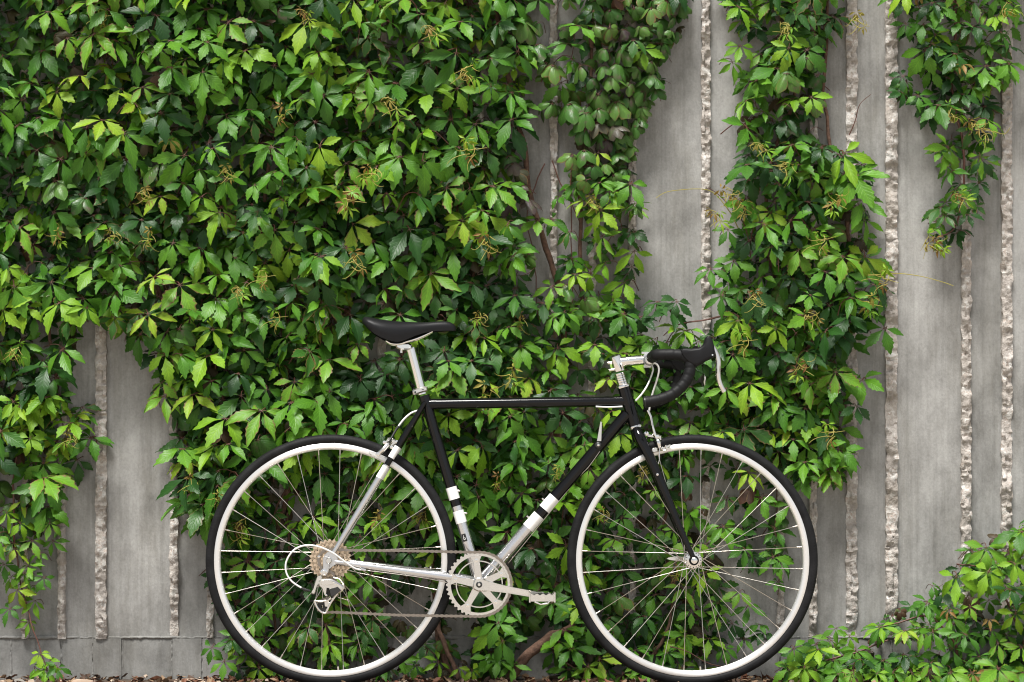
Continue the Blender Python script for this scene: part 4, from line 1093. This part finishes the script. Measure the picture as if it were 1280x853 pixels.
def flush_vine(root, store, limit=300):
    base = root.location
    for d in store:
        d['score'] = d['s'] * (1.0 + 3.5 * (WALL_Y - d['y'])) * (1.0 if -30 < d['px'] < 1310 and -30 < d['py'] < 870 else 0.3)
    store.sort(key=lambda d: -d['score'])
    for d in store[:limit]:
        o = bpy.data.objects.new('leaf', get_mesh(d['k'], d['i'], d['c'])); col.objects.link(o); o.parent = root
        o.matrix_local = Matrix.Translation(d['p'] - base) @ d['R'].to_4x4() @ Matrix.Scale(d['s'], 4)
    rest = store[limit:]
    if rest:
        mats = [LM[c] for c in 'ABCDEFP'] + [M['petiole']]; idx = {c: i for i, c in enumerate('ABCDEFP')}
        Vs = []; Fs = []; Us = []; Ms = []; Rn = []; n = 0; rg = random.Random(3)
        for d in rest:
            V, Fc, UV, MI = GLO[(d['k'], d['i'])]
            Rm = np.array(d['R']) * d['s']
            Vs.append(V @ Rm.T + np.array(d['p'] - base)); Us.append(UV); t = rg.random()
            Fs += [tuple(i + n for i in q) for q in Fc]; n += len(V)
            Ms += [idx[d['c']] if m == 0 else 7 for m in MI]; Rn += [t] * len(Fc)
        me = leaf_mesh('foliage', np.vstack(Vs), Fs, np.vstack(Us), Ms, mats, Rn)
        o = bpy.data.objects.new('foliage', me); col.objects.link(o); o.parent = root
        o['kind'] = 'stuff'; o['label'] = 'smaller and deeper leaves of the creeper'

def stem_part(root, pts, r0, r1, mat='bark', name='stem', per=5, n=7, wob=0.004, seed=0):
    P = spline([Vector(p) for p in pts], per); b = root.location
    P = [p - b + Vector((wob * mnoise.noise(p * 18 + Vector((seed, 0, 0))), wob * 0.5 * mnoise.noise(p * 18 + Vector((0, seed, 7))), wob * mnoise.noise(p * 18 + Vector((3, 0, seed))))) for p in P]
    rr = [(r0 + (r1 - r0) * i / (len(P) - 1)) * (1 + 0.18 * mnoise.noise(p * 40)) for i, p in enumerate(P)]
    return tube(name, P, rr, M[mat], root, n, 60)
def shoot_mesh(seed):
    """a growing tip: a few narrow young leaves with curling tendrils, hanging along -z"""
    rg = random.Random(seed); V = []; Fc = []; UV = []; MI = []
    def put(v, f, uv, mi):
        n = len(V); V.extend([tuple(p) for p in v]); Fc.extend([tuple(i + n for i in q) for q in f]); UV.extend(uv); MI.extend([mi] * len(f))
    for k in range(rg.randint(3, 4)):
        c = Vector((rg.uniform(-.015, .015), rg.uniform(-.02, .01), rg.uniform(-.03, .02))); fr = leaf_frame(rg, rg.uniform(0.1, 0.9), rg.uniform(-.8, .8), rg.uniform(-1.6, 1.6)); s = rg.uniform(0.016, 0.032)
        gv, gf, gu, gm = GEO[('tip', rg.randrange(NV['tip']))]
        keep = [q for q, m in zip(gf, gm) if m == 0]
        put([fr @ (Vector(p) * s) + c for p in gv], keep, [tuple(u) for u in gu], 0 if k % 2 else 1)
    for k in range(rg.randint(5, 8)):
        p = Vector((rg.uniform(-.01, .01), -0.01, rg.uniform(-.02, .01))); d = Vector((rg.uniform(-1, 1), rg.uniform(-.8, .1), rg.uniform(-1.2, .15))).normalized()
        pts = [p.copy()]; cu = rg.uniform(-9, 9); axis = Vector((0, 1, 0)) if rg.random() < .7 else Vector((1, 0, 0)); cur = 0
        nst = rg.randint(7, 12)
        for i in range(nst):
            d = Quaternion(axis, cur * 0.06) @ d; cur += cu * 0.16 * rg.uniform(.5, 1.5); p = p + d * 0.0048; pts.append(p.copy())
        tv, tf = tube_geo(pts, [0.0011 - 0.0006 * i / nst for i in range(nst + 1)], 4, False)
        put(tv, tf, [(0, 0)] * len(tv), 2)
    return leaf_mesh('shoot_tip', np.array(V), Fc, np.array(UV), MI, [LM['C'], LM['E'], M['tendril']])
SHOOTS = [shoot_mesh(40 + i) for i in range(7)]
def shoot(root, px, py, y, s=1.0, rz=0.0, rg=R):
    o = bpy.data.objects.new('shoot_tip', SHOOTS[rg.randrange(len(SHOOTS))]); col.objects.link(o); o.parent = root
    o.location = W(px, py, y) - root.location; o.scale = (s, s, s); o.rotation_euler = (rg.uniform(-.3, .3), rz, rg.uniform(-.5, .5))

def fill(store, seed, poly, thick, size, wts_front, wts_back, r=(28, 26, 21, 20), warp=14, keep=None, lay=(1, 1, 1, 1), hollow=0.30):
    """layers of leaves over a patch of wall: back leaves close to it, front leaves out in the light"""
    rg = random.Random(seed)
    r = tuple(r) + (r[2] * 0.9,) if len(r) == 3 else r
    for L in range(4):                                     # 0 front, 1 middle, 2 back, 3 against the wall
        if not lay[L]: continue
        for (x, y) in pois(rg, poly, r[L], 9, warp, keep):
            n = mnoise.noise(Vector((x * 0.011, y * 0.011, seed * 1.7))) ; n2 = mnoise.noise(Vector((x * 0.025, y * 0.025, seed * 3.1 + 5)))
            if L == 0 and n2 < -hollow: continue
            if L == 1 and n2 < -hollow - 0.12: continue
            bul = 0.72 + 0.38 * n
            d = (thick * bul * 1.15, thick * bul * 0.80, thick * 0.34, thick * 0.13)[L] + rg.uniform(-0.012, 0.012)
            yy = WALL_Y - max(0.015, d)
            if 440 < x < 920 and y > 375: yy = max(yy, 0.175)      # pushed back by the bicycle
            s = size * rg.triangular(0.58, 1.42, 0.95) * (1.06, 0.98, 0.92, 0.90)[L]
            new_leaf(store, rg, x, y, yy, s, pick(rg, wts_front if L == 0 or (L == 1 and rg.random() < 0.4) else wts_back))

VG = 'creepers climbing the concrete wall'
def vine(px, label): 
    p = W(px, 848, WALL_Y - 0.04); p.z = -0.02
    return empty('creeper_vine', p, label, 'vine', VG)
F1 = {'A': .60, 'C': .22, 'B': .12, 'D': .025, 'E': .015}; K1 = {'A': .24, 'B': .56, 'C': .04, 'D': .08, 'F': .08}  # back weights favour the darkened leaves, painting shade into the gaps
def nogap(*circles):
    def k(x, y, rg):
        for (cx, cy, rx, ry) in circles:
            if ((x - cx) / rx) ** 2 + ((y - cy) / ry) ** 2 < 1: return False
        return True
    return k

# leftmost creeper, down to the strand over the base course
v1 = vine(40, 'creeper at the photo edge beside the bare panels, trailing a thin strand to the ground'); st = []
fill(st, 1, [(-190, -120), (128, -120), (122, 150), (128, 300), (112, 385), (84, 430), (70, 500), (62, 560), (-190, 640)], 0.13, 0.074, F1, K1, keep=nogap((55, 420, 26, 20)))
fill(st, 2, [(10, 505), (95, 500), (128, 545), (100, 590), (60, 622), (20, 600)], 0.13, 0.080, {'C': .55, 'A': .45}, {'A': .6, 'C': .2, 'B': .2}, r=(38, 30, 30))
fill(st, 3, [(-120, 600), (20, 610), (62, 640), (30, 690), (-120, 690)], 0.09, 0.066, {'A': .5, 'D': .5}, {'D': .6, 'F': .3, 'B': .2}, r=(34, 30, 28))
rg = random.Random(31)
for (x, y, s) in ((48, 655, .055), (62, 668, .05), (18, 700, .055), (35, 722, .055), (22, 752, .06), (44, 765, .055), (12, 775, .05), (30, 730, .05), (55, 735, .045), (36, 790, .04), (8, 655, .055), (25, 668, .055), (40, 690, .055), (5, 720, .055), (50, 705, .05), (28, 640, .055), (66, 690, .05), (14, 735, .05), (0, 690, .06), (42, 745, .045)):
    new_leaf(st, rg, x, y - 8, WALL_Y - 0.05 - rg.random() * 0.03, s, rg.choice('AAAC'))
flush_vine(v1, st)
stem_part(v1, [W(20, 560, .25), W(16, 640, .26), W(22, 700, .26), W(30, 745, .25), W(46, 800, .22), W(60, 838, .2)], 0.0032, 0.0014, 'petiole', wob=0.006)
stem_part(v1, [W(38, 640, .27), W(48, 560, .27), W(70, 480, .27), W(60, 380, .27), W(75, 240, .27), W(60, 100, .27), W(90, -60, .27)], 0.006, 0.004, wob=0.01)
for (x, y) in ((130, 20), (72, 292), (20, 435), (140, 292), (88, 545)): shoot(v1, x, y, WALL_Y - 0.135, 0.9)
sp = vine(62, 'small pale sprout at the wall foot below the thin trailing strand'); st = []; rg = random.Random(5)
sp['group'] = 'low sprouts along the wall foot'; sp.name = 'creeper_sprout'
for (x, y, s, c) in ((62, 838, .05, 'C'), (50, 828, .042, 'C'), (72, 846, .05, 'A'), (58, 850, .055, 'C'), (44, 846, .05, 'A')): new_leaf(st, rg, x, y - 6, 0.17 + rg.random() * 0.04, s, c, el=0.7)
flush_vine(sp, st)

# the two big leafy curtains
v2 = vine(250, 'broad dense creeper left of the saddle, its fringe hanging beside bare panels'); st = []
fill(st, 11, [(125, -120), (400, -120), (405, 560), (330, 600), (262, 668), (245, 650), (222, 560), (215, 505), (205, 460), (170, 425), (128, 395)], 0.16, 0.078, F1, K1)
fill(st, 12, [(222, 480), (300, 480), (300, 600), (268, 670), (240, 655), (222, 560)], 0.10, 0.055, {'A': .4, 'D': .3, 'F': .25, 'B': .2}, {'F': .5, 'D': .3, 'B': .3}, r=(34, 28, 26))
rg = random.Random(32)
for (x, y, s, c) in ((205, 510, .075, 'A'), (222, 443, .085, 'A'), (193, 415, .08, 'B'), (150, 402, .07, 'C'), (228, 640, .05, 'A'), (250, 662, .045, 'B')):
    new_leaf(st, rg, x, y - 6, WALL_Y - 0.10, s, c, spin=0)
flush_vine(v2, st)
for pts in ([(330, 850), (320, 760), (300, 640), (285, 520), (250, 380), (270, 200), (240, 60), (255, -80)], [(330, 740), (360, 600), (355, 430), (330, 260), (350, 100), (345, -80)], [(285, 520), (225, 430), (190, 330), (170, 180), (180, -60)]):
    stem_part(v2, [W(x, y, .275) for x, y in pts], 0.009, 0.004, wob=0.012, seed=pts[0][0])
for (x, y) in ((283, 212), (345, 395), (182, 240), (190, 295), (330, 345), (270, 620), (380, 18), (355, 140), (240, 600), (300, 365)): shoot(v2, x, y, WALL_Y - 0.175, 0.95)
v3 = vine(520, 'broad dense creeper directly above and behind the black saddle'); st = []
fill(st, 21, [(395, -120), (640, -120), (650, 60), (652, 150), (628, 215), (640, 300), (652, 390), (650, 560), (560, 640), (395, 600)], 0.16, 0.080, F1, K1, keep=nogap((480, 432, 34, 26), (520, 462, 16, 30), (655, 205, 16, 40)))
flush_vine(v3, st)
for pts in ([(565, 850), (548, 790), (540, 700), (520, 560), (505, 440), (470, 300), (480, 120), (460, -80)], [(540, 700), (590, 560), (600, 400), (570, 250), (590, 90), (570, -80)], [(505, 440), (440, 330), (420, 170), (430, -60)]):
    stem_part(v3, [W(x, y, .272) for x, y in pts], 0.010, 0.004, wob=0.012, seed=pts[0][0])
for (x, y) in ((463, 215), (590, 185), (585, 85), (605, 300), (445, 322), (490, 130), (430, 245), (610, 490), (640, 465), (540, 40)): shoot(v3, x, y, WALL_Y - 0.18, 1.25)

# climber with the dusky cupped leaves
v4 = vine(690, 'climber with drooping cupped dusky leaves along bare concrete above the stem'); st = []
DK = {'D': .78, 'B': .14, 'F': .08}
fill(st, 31, [(735, -90), (860, -90), (850, 25), (820, 105), (796, 165), (782, 232), (730, 240), (712, 205), (732, 150), (742, 70)], 0.12, 0.052, {'D': .78, 'P': .12, 'B': .04, 'C': .03, 'F': .03}, DK, r=(16, 18, 20), warp=8, hollow=0.6)
fill(st, 32, [(645, -90), (735, -90), (738, 60), (715, 140), (690, 160), (650, 150)], 0.10, 0.062, {'B': .55, 'A': .2, 'D': .25}, DK, r=(32, 30, 30), warp=8, keep=nogap((690, 10, 16, 40), (664, 120, 14, 40)))
fill(st, 33, [(712, 225), (795, 225), (800, 300), (785, 395), (700, 400), (705, 340), (740, 290)], 0.11, 0.062, {'C': .45, 'A': .4, 'E': .04, 'D': .1}, {'A': .5, 'D': .3, 'B': .2}, r=(30, 30, 32), warp=8)
fill(st, 34, [(645, 385), (700, 385), (790, 392), (800, 440), (780, 560), (645, 570)], 0.13, 0.068, F1, K1, r=(30, 28, 26), warp=8)
rg = random.Random(33)
for (x, y, s, c) in ((645, 225, .055, 'P'), (660, 260, .06, 'P'), (636, 262, .055, 'P'), (640, 215, .05, 'P'), (648, 245, .055, 'P'), (658, 330, .055, 'D'), (668, 345, .05, 'D'), (655, 318, .05, 'D'), (690, 140, .06, 'D'), (715, 85, .065, 'A'), (672, 285, .06, 'A'), (690, 285, .06, 'A'), (712, 300, .06, 'B'), (700, 255, .05, 'A'), (730, 262, .06, 'C'), (745, 290, .065, 'C'), (795, 265, .055, 'B'), (792, 300, .055, 'B'), (822, 390, .075, 'B'), (846, 388, .06, 'B'), (838, 400, .075, 'B'), (800, 408, .07, 'B'), (768, 250, .055, 'C'), (690, 370, .07, 'A'), (670, 395, .06, 'A')):
    new_leaf(st, rg, x, y - 4, WALL_Y - 0.06 - rg.random() * 0.05, s, c)
flush_vine(v4, st)
stem_part(v4, [W(700, 470, .27), W(706, 400, .268), W(690, 330, .262), W(674, 285, .258), W(662, 235, .26), W(655, 185, .26), W(640, 120, .265), W(622, 30, .27), W(615, -60, .27)], 0.0085, 0.0075, wob=0.008, seed=3)
stem_part(v4, [W(740, 60, .27), W(740, 25, .26), W(742, 0, .255), W(745, -60, .25)], 0.0075, 0.009, wob=0.006, seed=4)
stem_part(v4, [W(745, 18, .262), W(765, 10, .255), W(780, -10, .255), W(800, -60, .25)], 0.006, 0.005, wob=0.006, seed=5)
stem_part(v4, [W(728, 420, .275), W(727, 330, .27), W(726, 220, .265), W(738, 120, .27), W(740, 20, .27)], 0.006, 0.005, wob=0.008, seed=6)
for pts in ([(690, 200), (705, 235), (718, 260), (728, 280)], [(680, 205), (660, 260), (668, 330), (672, 400)], [(712, 210), (714, 300), (716, 380)]):
    stem_part(v4, [W(x, y, .268) for x, y in pts], 0.0018, 0.0014, 'petiole', wob=0.008, seed=pts[0][0])
for (x, y) in ((654, 400), (740, 250), (600, 395)): shoot(v4, x, y, WALL_Y - 0.12, 0.9)

# climber behind and above the handlebar
v5 = vine(1000, 'tall climber rising behind the handlebar between bare grey panels'); st = []
F5 = {'A': .62, 'C': .16, 'B': .18, 'E': .015}; K5 = {'A': .45, 'B': .42, 'D': .06, 'F': .05}
fill(st, 41, [(905, -100), (1055, -100), (1042, 40), (1025, 75), (1000, 75), (985, 35), (945, 40), (915, 10)], 0.11, 0.070, F5, K5, r=(30, 28, 28), warp=8)
fill(st, 42, [(980, 20), (1030, 20), (1028, 120), (1018, 175), (985, 180), (970, 110)], 0.11, 0.060, {'D': .5, 'B': .2, 'A': .15, 'C': .15}, DK, r=(28, 26, 28), warp=8)
fill(st, 43, [(945, 60), (985, 50), (990, 180), (1030, 190), (1074, 205), (1084, 250), (1080, 330), (1100, 370), (1088, 405), (1055, 440), (1040, 520), (905, 520), (895, 450), (898, 390), (918, 320), (934, 240), (930, 170), (936, 100)], 0.14, 0.072, F5, K5, warp=8)
fill(st, 44, [(890, 500), (1062, 500), (1050, 560), (1048, 605), (1000, 590), (960, 560), (900, 545)], 0.12, 0.074, F5, K5, warp=8)
fill(st, 45, [(790, 420), (905, 415), (905, 560), (785, 560)], 0.11, 0.070, F5, K5, r=(30, 28, 24, 22), warp=8, keep=nogap((878, 590, 18, 45)), hollow=0.5)
rg = random.Random(35)
for (x, y, s, c) in ((1078, 490, .085, 'A'), (1105, 425, .075, 'A'), (1070, 520, .06, 'B'), (915, 90, .06, 'A'), (925, 70, .06, 'C'), (910, 300, .06, 'A'), (888, 350, .07, 'A'), (1100, 385, .06, 'A'), (905, 350, .05, 'B'), (1036, 600, .07, 'A'), (1048, 575, .07, 'A')):
    new_leaf(st, rg, x, y - 6, WALL_Y - 0.09, s, c)
flush_vine(v5, st)
for pts in ([(1000, 590), (985, 540), (1000, 490), (1010, 430), (960, 320), (965, 200), (1000, 100), (1010, -60)], [(1010, 430), (1060, 330), (1050, 230), (1030, 120), (1040, -60)]):
    stem_part(v5, [W(x, y, .275) for x, y in pts], 0.008, 0.004, wob=0.012, seed=pts[0][0])
def runner(root, pts, y0, tip, r=0.0016, leaves=True):
    P = [W(x, y, y0 - 0.01 * i) for i, (x, y) in enumerate(pts)]
    stem_part(root, P, r, r * 0.5, 'tendril' if tip else 'petiole', 'runner', 6, 5, 0.003, pts[0][0])
runner(v5, [(925, 290), (910, 262), (890, 240), (865, 236), (835, 240), (820, 248)], .24, True)
runner(v5, [(940, 330), (930, 280), (905, 250), (885, 235)], .25, False, 0.002)
runner(v5, [(905, 395), (880, 400), (850, 405), (830, 420)], .22, False, 0.003)
runner(v5, [(1085, 345), (1120, 342), (1150, 346), (1175, 352), (1192, 358)], .2, True)
runner(v5, [(1062, 170), (1070, 150), (1075, 130), (1088, 118)], .25, False)
for (x, y) in ((905, 240), (893, 270), (985, 38), (1072, 22), (950, 185), (985, 205), (1030, 300), (945, 370), (1010, 395), (1085, 375), (930, 425), (1045, 250), (1110, 348), (1000, 455), (1040, 540), (925, 255)): shoot(v5, x, y, WALL_Y - 0.15, 1.1, R.uniform(-.8, .8))

# strand hanging from the top of the picture
v6 = vine(1180, 'short strand hanging from above over the bare wall at upper corner'); v6.location = W(1190, -60, .27); st = []
fill(st, 51, [(1125, -110), (1290, -110), (1268, 30), (1258, 95), (1232, 130), (1180, 110), (1135, 60)], 0.11, 0.064, F5, K5, r=(28, 28, 28), warp=6)
fill(st, 52, [(1120, 110), (1165, 60), (1240, 100), (1235, 190), (1228, 250), (1195, 300), (1170, 285), (1178, 230), (1170, 165), (1128, 130)], 0.10, 0.060, {'A': .72, 'B': .25, 'C': .06}, K5, r=(28, 28, 30), warp=6)
rg = random.Random(36)
for (x, y, s, c) in ((1165, 295, .045, 'A'), (1178, 305, .04, 'B'), (1120, 5, .06, 'A'), (1128, 125, .05, 'B'), (1250, 90, .055, 'A'), (1245, 30, .05, 'C')): new_leaf(st, rg, x, y - 4, WALL_Y - .07, s, c)
flush_vine(v6, st)
stem_part(v6, [W(1190, -80, .27), W(1195, 30, .27), W(1190, 110, .265), W(1205, 200, .262), W(1195, 280, .26), W(1170, 300, .25)], 0.005, 0.002, 'petiole', wob=0.008)
for (x, y) in ((1185, 138), (1225, 165), (1200, 245), (1168, 305), (1258, 8), (1160, 300), (1215, 155)): shoot(v6, x, y, WALL_Y - 0.12, 1.0, -0.6)
runner(v6, [(1225, 160), (1240, 163), (1255, 168), (1262, 160)], .2, True)

# low growth behind the bicycle
FL = {'A': .66, 'C': .16, 'B': .13, 'D': .05}; KL = {'A': .3, 'B': .45, 'D': .12, 'F': .16}
v7 = vine(380, 'low creeper seen through the rear wheel spokes'); st = []
fill(st, 61, [(265, 560), (560, 560), (590, 700), (560, 720), (500, 715), (470, 740), (480, 800), (400, 850), (300, 840), (275, 760), (270, 680)], 0.115, 0.064, FL, KL, r=(29, 28, 28), warp=10, keep=nogap((522, 762, 30, 34)), hollow=0.3)
rg = random.Random(37)
for (x, y, s, c) in ((500, 830, .06, 'A'), (520, 842, .05, 'A'), (548, 838, .05, 'C'), (480, 846, .05, 'A'), (265, 820, .05, 'A'), (280, 838, .055, 'A'), (290, 810, .05, 'B'), (455, 800, .05, 'B'), (575, 845, .045, 'C'), (530, 815, .045, 'B')): new_leaf(st, rg, x, y - 5, 0.14 + rg.random() * .06, s, c)
fill(st, 62, [(270, 600), (560, 600), (560, 850), (290, 850)], 0.12, 0.055, KL, {'B': .5, 'F': .35, 'D': .15}, r=(60, 60, 30, 27), warp=14, lay=(0, 0, 1, 1), keep=nogap((525, 765, 24, 28), (300, 800, 20, 30)))  # dark-coloured back leaves added to paint the wall's shade behind the rear wheel
flush_vine(v7, st)
for pts in ([(340, 850), (345, 780), (330, 700), (360, 600)], [(420, 850), (410, 760), (440, 680), (430, 580)], [(360, 640), (366, 720), (362, 800)]):
    stem_part(v7, [W(x, y, .265) for x, y in pts], 0.004, 0.003, wob=0.01, seed=pts[0][0])
stem_part(v7, [W(542, 770, .27), W(548, 790, .25), W(557, 812, .22), W(568, 835, .2), W(575, 856, .19)], 0.0065, 0.0075, wob=0.006, seed=8)
for (x, y) in ((305, 650), (300, 665), (470, 645), (530, 640)): shoot(v7, x, y, WALL_Y - 0.13, 0.9)
v8 = vine(690, 'low creeper with a thick leaning trunk between the two wheels'); st = []
fill(st, 71, [(545, 600), (730, 560), (735, 720), (720, 850), (690, 840), (690, 780), (640, 760), (640, 830), (600, 840), (590, 770), (560, 720)], 0.12, 0.070, FL, KL, r=(34, 30, 28), warp=10, keep=nogap((668, 785, 34, 24), (570, 800, 28, 40), (655, 840, 40, 16)), hollow=0.25)
rg = random.Random(38)
for (x, y, s, c) in ((622, 792, .075, 'A'), (628, 815, .075, 'A'), (622, 838, .06, 'A'), (705, 800, .075, 'A'), (715, 825, .08, 'A'), (690, 765, .06, 'A'), (735, 845, .055, 'C'), (722, 770, .06, 'C'), (640, 842, .055, 'A'), (590, 848, .045, 'C')): new_leaf(st, rg, x, y - 5, 0.13 + rg.random() * .06, s, c)
fill(st, 72, [(540, 560), (740, 540), (740, 850), (540, 850)], 0.14, 0.055, KL, {'B': .5, 'F': .35, 'D': .15}, r=(60, 60, 29, 26), warp=14, lay=(0, 0, 1, 1), keep=nogap((660, 822, 46, 34), (570, 770, 18, 30)))  # dark-coloured back leaves added to paint the wall's shade between the wheels
fill(st, 73, [(545, 590), (735, 560), (735, 690), (560, 700)], 0.16, 0.066, FL, KL, r=(36, 34, 30), warp=10, lay=(1, 1, 0, 0))
flush_vine(v8, st)
tr_ = stem_part(v8, [W(636, 852, .18), W(650, 832, .19), W(668, 812, .2), W(688, 796, .215), W(704, 790, .23), W(722, 770, .26), W(735, 700, .27)], 0.0165, 0.009, 'bark', 'trunk', 6, 12, 0.008, 9)
stem_part(v8, [W(690, 800, .2), W(694, 815, .19), W(706, 828, .19), W(722, 838, .18)], 0.0022, 0.0016, wob=0.003, seed=10)
for (x, y) in ((625, 600), (700, 590), (735, 620)): shoot(v8, x, y, WALL_Y - 0.14, 0.8)
v9 = vine(860, 'low creeper seen through the front wheel spokes'); st = []
fill(st, 81, [(725, 560), (800, 545), (870, 560), (868, 640), (905, 650), (900, 720), (900, 800), (850, 850), (740, 850), (725, 720)], 0.115, 0.062, FL, KL, r=(28, 28, 28), warp=10, keep=nogap((880, 590, 24, 45)), hollow=0.35)
fill(st, 82, [(905, 545), (1010, 560), (1000, 640), (975, 660), (980, 700), (930, 720), (895, 640)], 0.10, 0.064, FL, KL, r=(34, 32, 34), warp=10, keep=nogap((900, 590, 20, 40)))
rg = random.Random(39)
for (x, y, s, c) in ((975, 710, .04, 'A'), (968, 690, .035, 'B'), (972, 735, .035, 'A'), (925, 750, .06, 'A'), (935, 768, .06, 'A'), (915, 790, .06, 'B'), (950, 790, .05, 'A'), (930, 808, .05, 'A'), (905, 820, .055, 'A'), (880, 845, .06, 'C'), (955, 800, .05, 'B')): new_leaf(st, rg, x, y - 4, .2 + rg.random() * .05, s, c)
fill(st, 83, [(720, 560), (880, 560), (890, 850), (720, 850)], 0.12, 0.052, KL, {'B': .5, 'F': .3, 'D': .2}, r=(60, 60, 30, 27), warp=14, lay=(0, 0, 1, 1))  # dark-coloured back leaves added to paint the wall's shade behind the front wheel
flush_vine(v9, st)
stem_part(v9, [W(975, 600, .275), W(970, 650, .275), W(974, 720, .275), W(972, 745, .27)], 0.0018, 0.0012, wob=0.008, seed=12)
stem_part(v9, [W(800, 850, .23), W(840, 760, .25), W(830, 660, .26), W(850, 560, .27)], 0.005, 0.004, wob=0.012, seed=13)
stem_part(v9, [W(838, 808, .17), W(860, 815, .17), W(880, 828, .16), W(900, 832, .16)], 0.0018, 0.0014, 'petiole', wob=0.004, seed=14)
for (x, y) in ((850, 715), (755, 640), (800, 590)): shoot(v9, x, y, WALL_Y - 0.13, 0.8)

# ground creeper at the lower corner
v10 = vine(1150, 'bushy creeper sprawling over the ground beside the front wheel'); st = []
FG = {'A': .52, 'C': .40, 'E': .03, 'B': .08}; KG = {'A': .5, 'B': .35, 'F': .1}
fill(st, 91, [(985, 900), (985, 812), (1030, 800), (1075, 815), (1105, 780), (1140, 760), (1180, 740), (1215, 700), (1265, 665), (1400, 620), (1400, 900)], 0.26, 0.060, FG, KG, r=(27, 26, 26), warp=6, hollow=0.6)
rg = random.Random(40)
for (x, y, s, c) in ((1215, 700, .06, 'A'), (1245, 715, .06, 'A'), (1262, 700, .05, 'A'), (1275, 672, .055, 'C'), (1282, 690, .06, 'C'), (1165, 742, .05, 'A'), (1110, 790, .05, 'A'), (1045, 795, .045, 'A'), (1062, 805, .045, 'C'), (1020, 815, .05, 'A'), (1160, 765, .07, 'A'), (1225, 735, .06, 'A')): new_leaf(st, rg, x, y - 4, .15 + rg.random() * .06, s, c, el=rg.gauss(.75, .15))
for d in st: d['p'].z = max(d['p'].z, 0.03)
flush_vine(v10, st)
for pts in ([(985, 845), (1020, 830), (1070, 815), (1110, 800)], [(1290, 850), (1270, 780), (1240, 720), (1195, 705)], [(1200, 850), (1190, 800), (1160, 770), (1105, 785)]):
    stem_part(v10, [W(x, y, .16) for x, y in pts], 0.004, 0.002, 'petiole', wob=0.008, seed=pts[0][0])
runner(v10, [(1160, 770), (1162, 752), (1168, 738), (1178, 730)], .22, False, 0.0012)

# ------------------------------------------------------------------ litter and stones on the ground
def stone(px, w, d, h, label, mat, y=0.16, seed=0, rz=0):
    rg = random.Random(seed); v = []; f = []; n = 9
    for lev, (zz, sc) in enumerate(((0, 1.0), (0.55, 1.03), (0.95, 0.9), (1.0, 0.75))):
        for k in range(n):
            a = 2 * math.pi * k / n; r = (0.8 + 0.4 * random.Random(seed * 31 + k).random()) * sc
            v.append((w * r * math.cos(a), d * r * math.sin(a), h * zz * (0.75 + 0.35 * math.cos(a + seed)) + rg.uniform(-.001, .001)))
    for L in range(3):
        for k in range(n): f.append((L * n + k, L * n + (k + 1) % n, (L + 1) * n + (k + 1) % n, (L + 1) * n + k))
    f.append(tuple(range(3 * n, 4 * n))); f.append(tuple(range(n - 1, -1, -1)))
    o = link('stone', mesh('stone', v, f, 30), M[mat]); p = W(px, 850, y); o.location = (p.x, y, ground_z(0, y) - 0.004); o.rotation_euler = (0, 0, rz)
    return tag(o, label, 'stone', 'loose stones at the wall foot')
stone(105, 0.045, 0.03, 0.022, 'tan flat stone right of the pale sprout at the wall foot', 'stone', .15, 2, .3)
stone(40, 0.06, 0.03, 0.020, 'grey flat stone left of the pale sprout at the wall foot', 'stonegrey', .16, 3, .1)
stone(245, 0.035, 0.025, 0.018, 'tan stone chip just left of the rear tyre', 'stone', .17, 4, -.2)
rg = random.Random(77); V = []; Fc = []; MI = []
LMAT = [simple('rust_dry_leaf', (0.15, 0.06, 0.03), 0.7), simple('tan_dry_leaf', (0.22, 0.14, 0.08), 0.75), simple('dark_dry_leaf', (0.07, 0.04, 0.025), 0.8), simple('pale_chip', (0.42, 0.33, 0.25), 0.85)]
for k in range(2000):
    x = rg.uniform(-1.9, 1.9); y = rg.uniform(0.05, 0.29) if rg.random() < .85 else rg.uniform(-0.1, 0.05); z = ground_z(x, y) + rg.uniform(0.0, 0.012)
    s = rg.uniform(0.006, 0.02); m = rg.choice((0, 0, 1, 1, 2, 2, 3)); n = len(V)
    q = Quaternion((rg.uniform(-.5, .5), rg.uniform(-.5, .5), 1), rg.uniform(0, 6.28))
    if m < 3:
        pts = [(-1, 0, .2), (-.4, .45, .25), (.3, .42, .1), (1, 0, .3), (.3, -.42, .15), (-.4, -.45, .3), (0, 0, -.05)]
        V += [(q @ (Vector(p) * s)) + Vector((x, y, z)) for p in pts]; fs = [(0, 6, 1), (1, 6, 2), (2, 6, 3), (3, 6, 4), (4, 6, 5), (5, 6, 0)]
    else:
        s *= 0.5; pts = [(-1, -.6, -.3), (1, -.5, -.3), (.9, .6, -.3), (-.8, .7, -.3), (-.7, -.4, .4), (.8, -.3, .3), (.6, .4, .45), (-.6, .5, .3)]
        V += [(q @ (Vector(p) * s)) + Vector((x, y, z)) for p in pts]; fs = [(4, 5, 6, 7), (0, 1, 5, 4), (1, 2, 6, 5), (2, 3, 7, 6), (3, 0, 4, 7)]
    Fc += [tuple(i + n for i in f_) for f_ in fs]; MI += [m] * len(fs)
me = mesh('leaf_litter', V, Fc, 0); me.polygons.foreach_set('material_index', np.array(MI, dtype=np.int32))
tag(link('leaf_litter', me, LMAT), 'rust and tan dry leaf litter strewn along the wall foot', 'litter', kind='stuff')
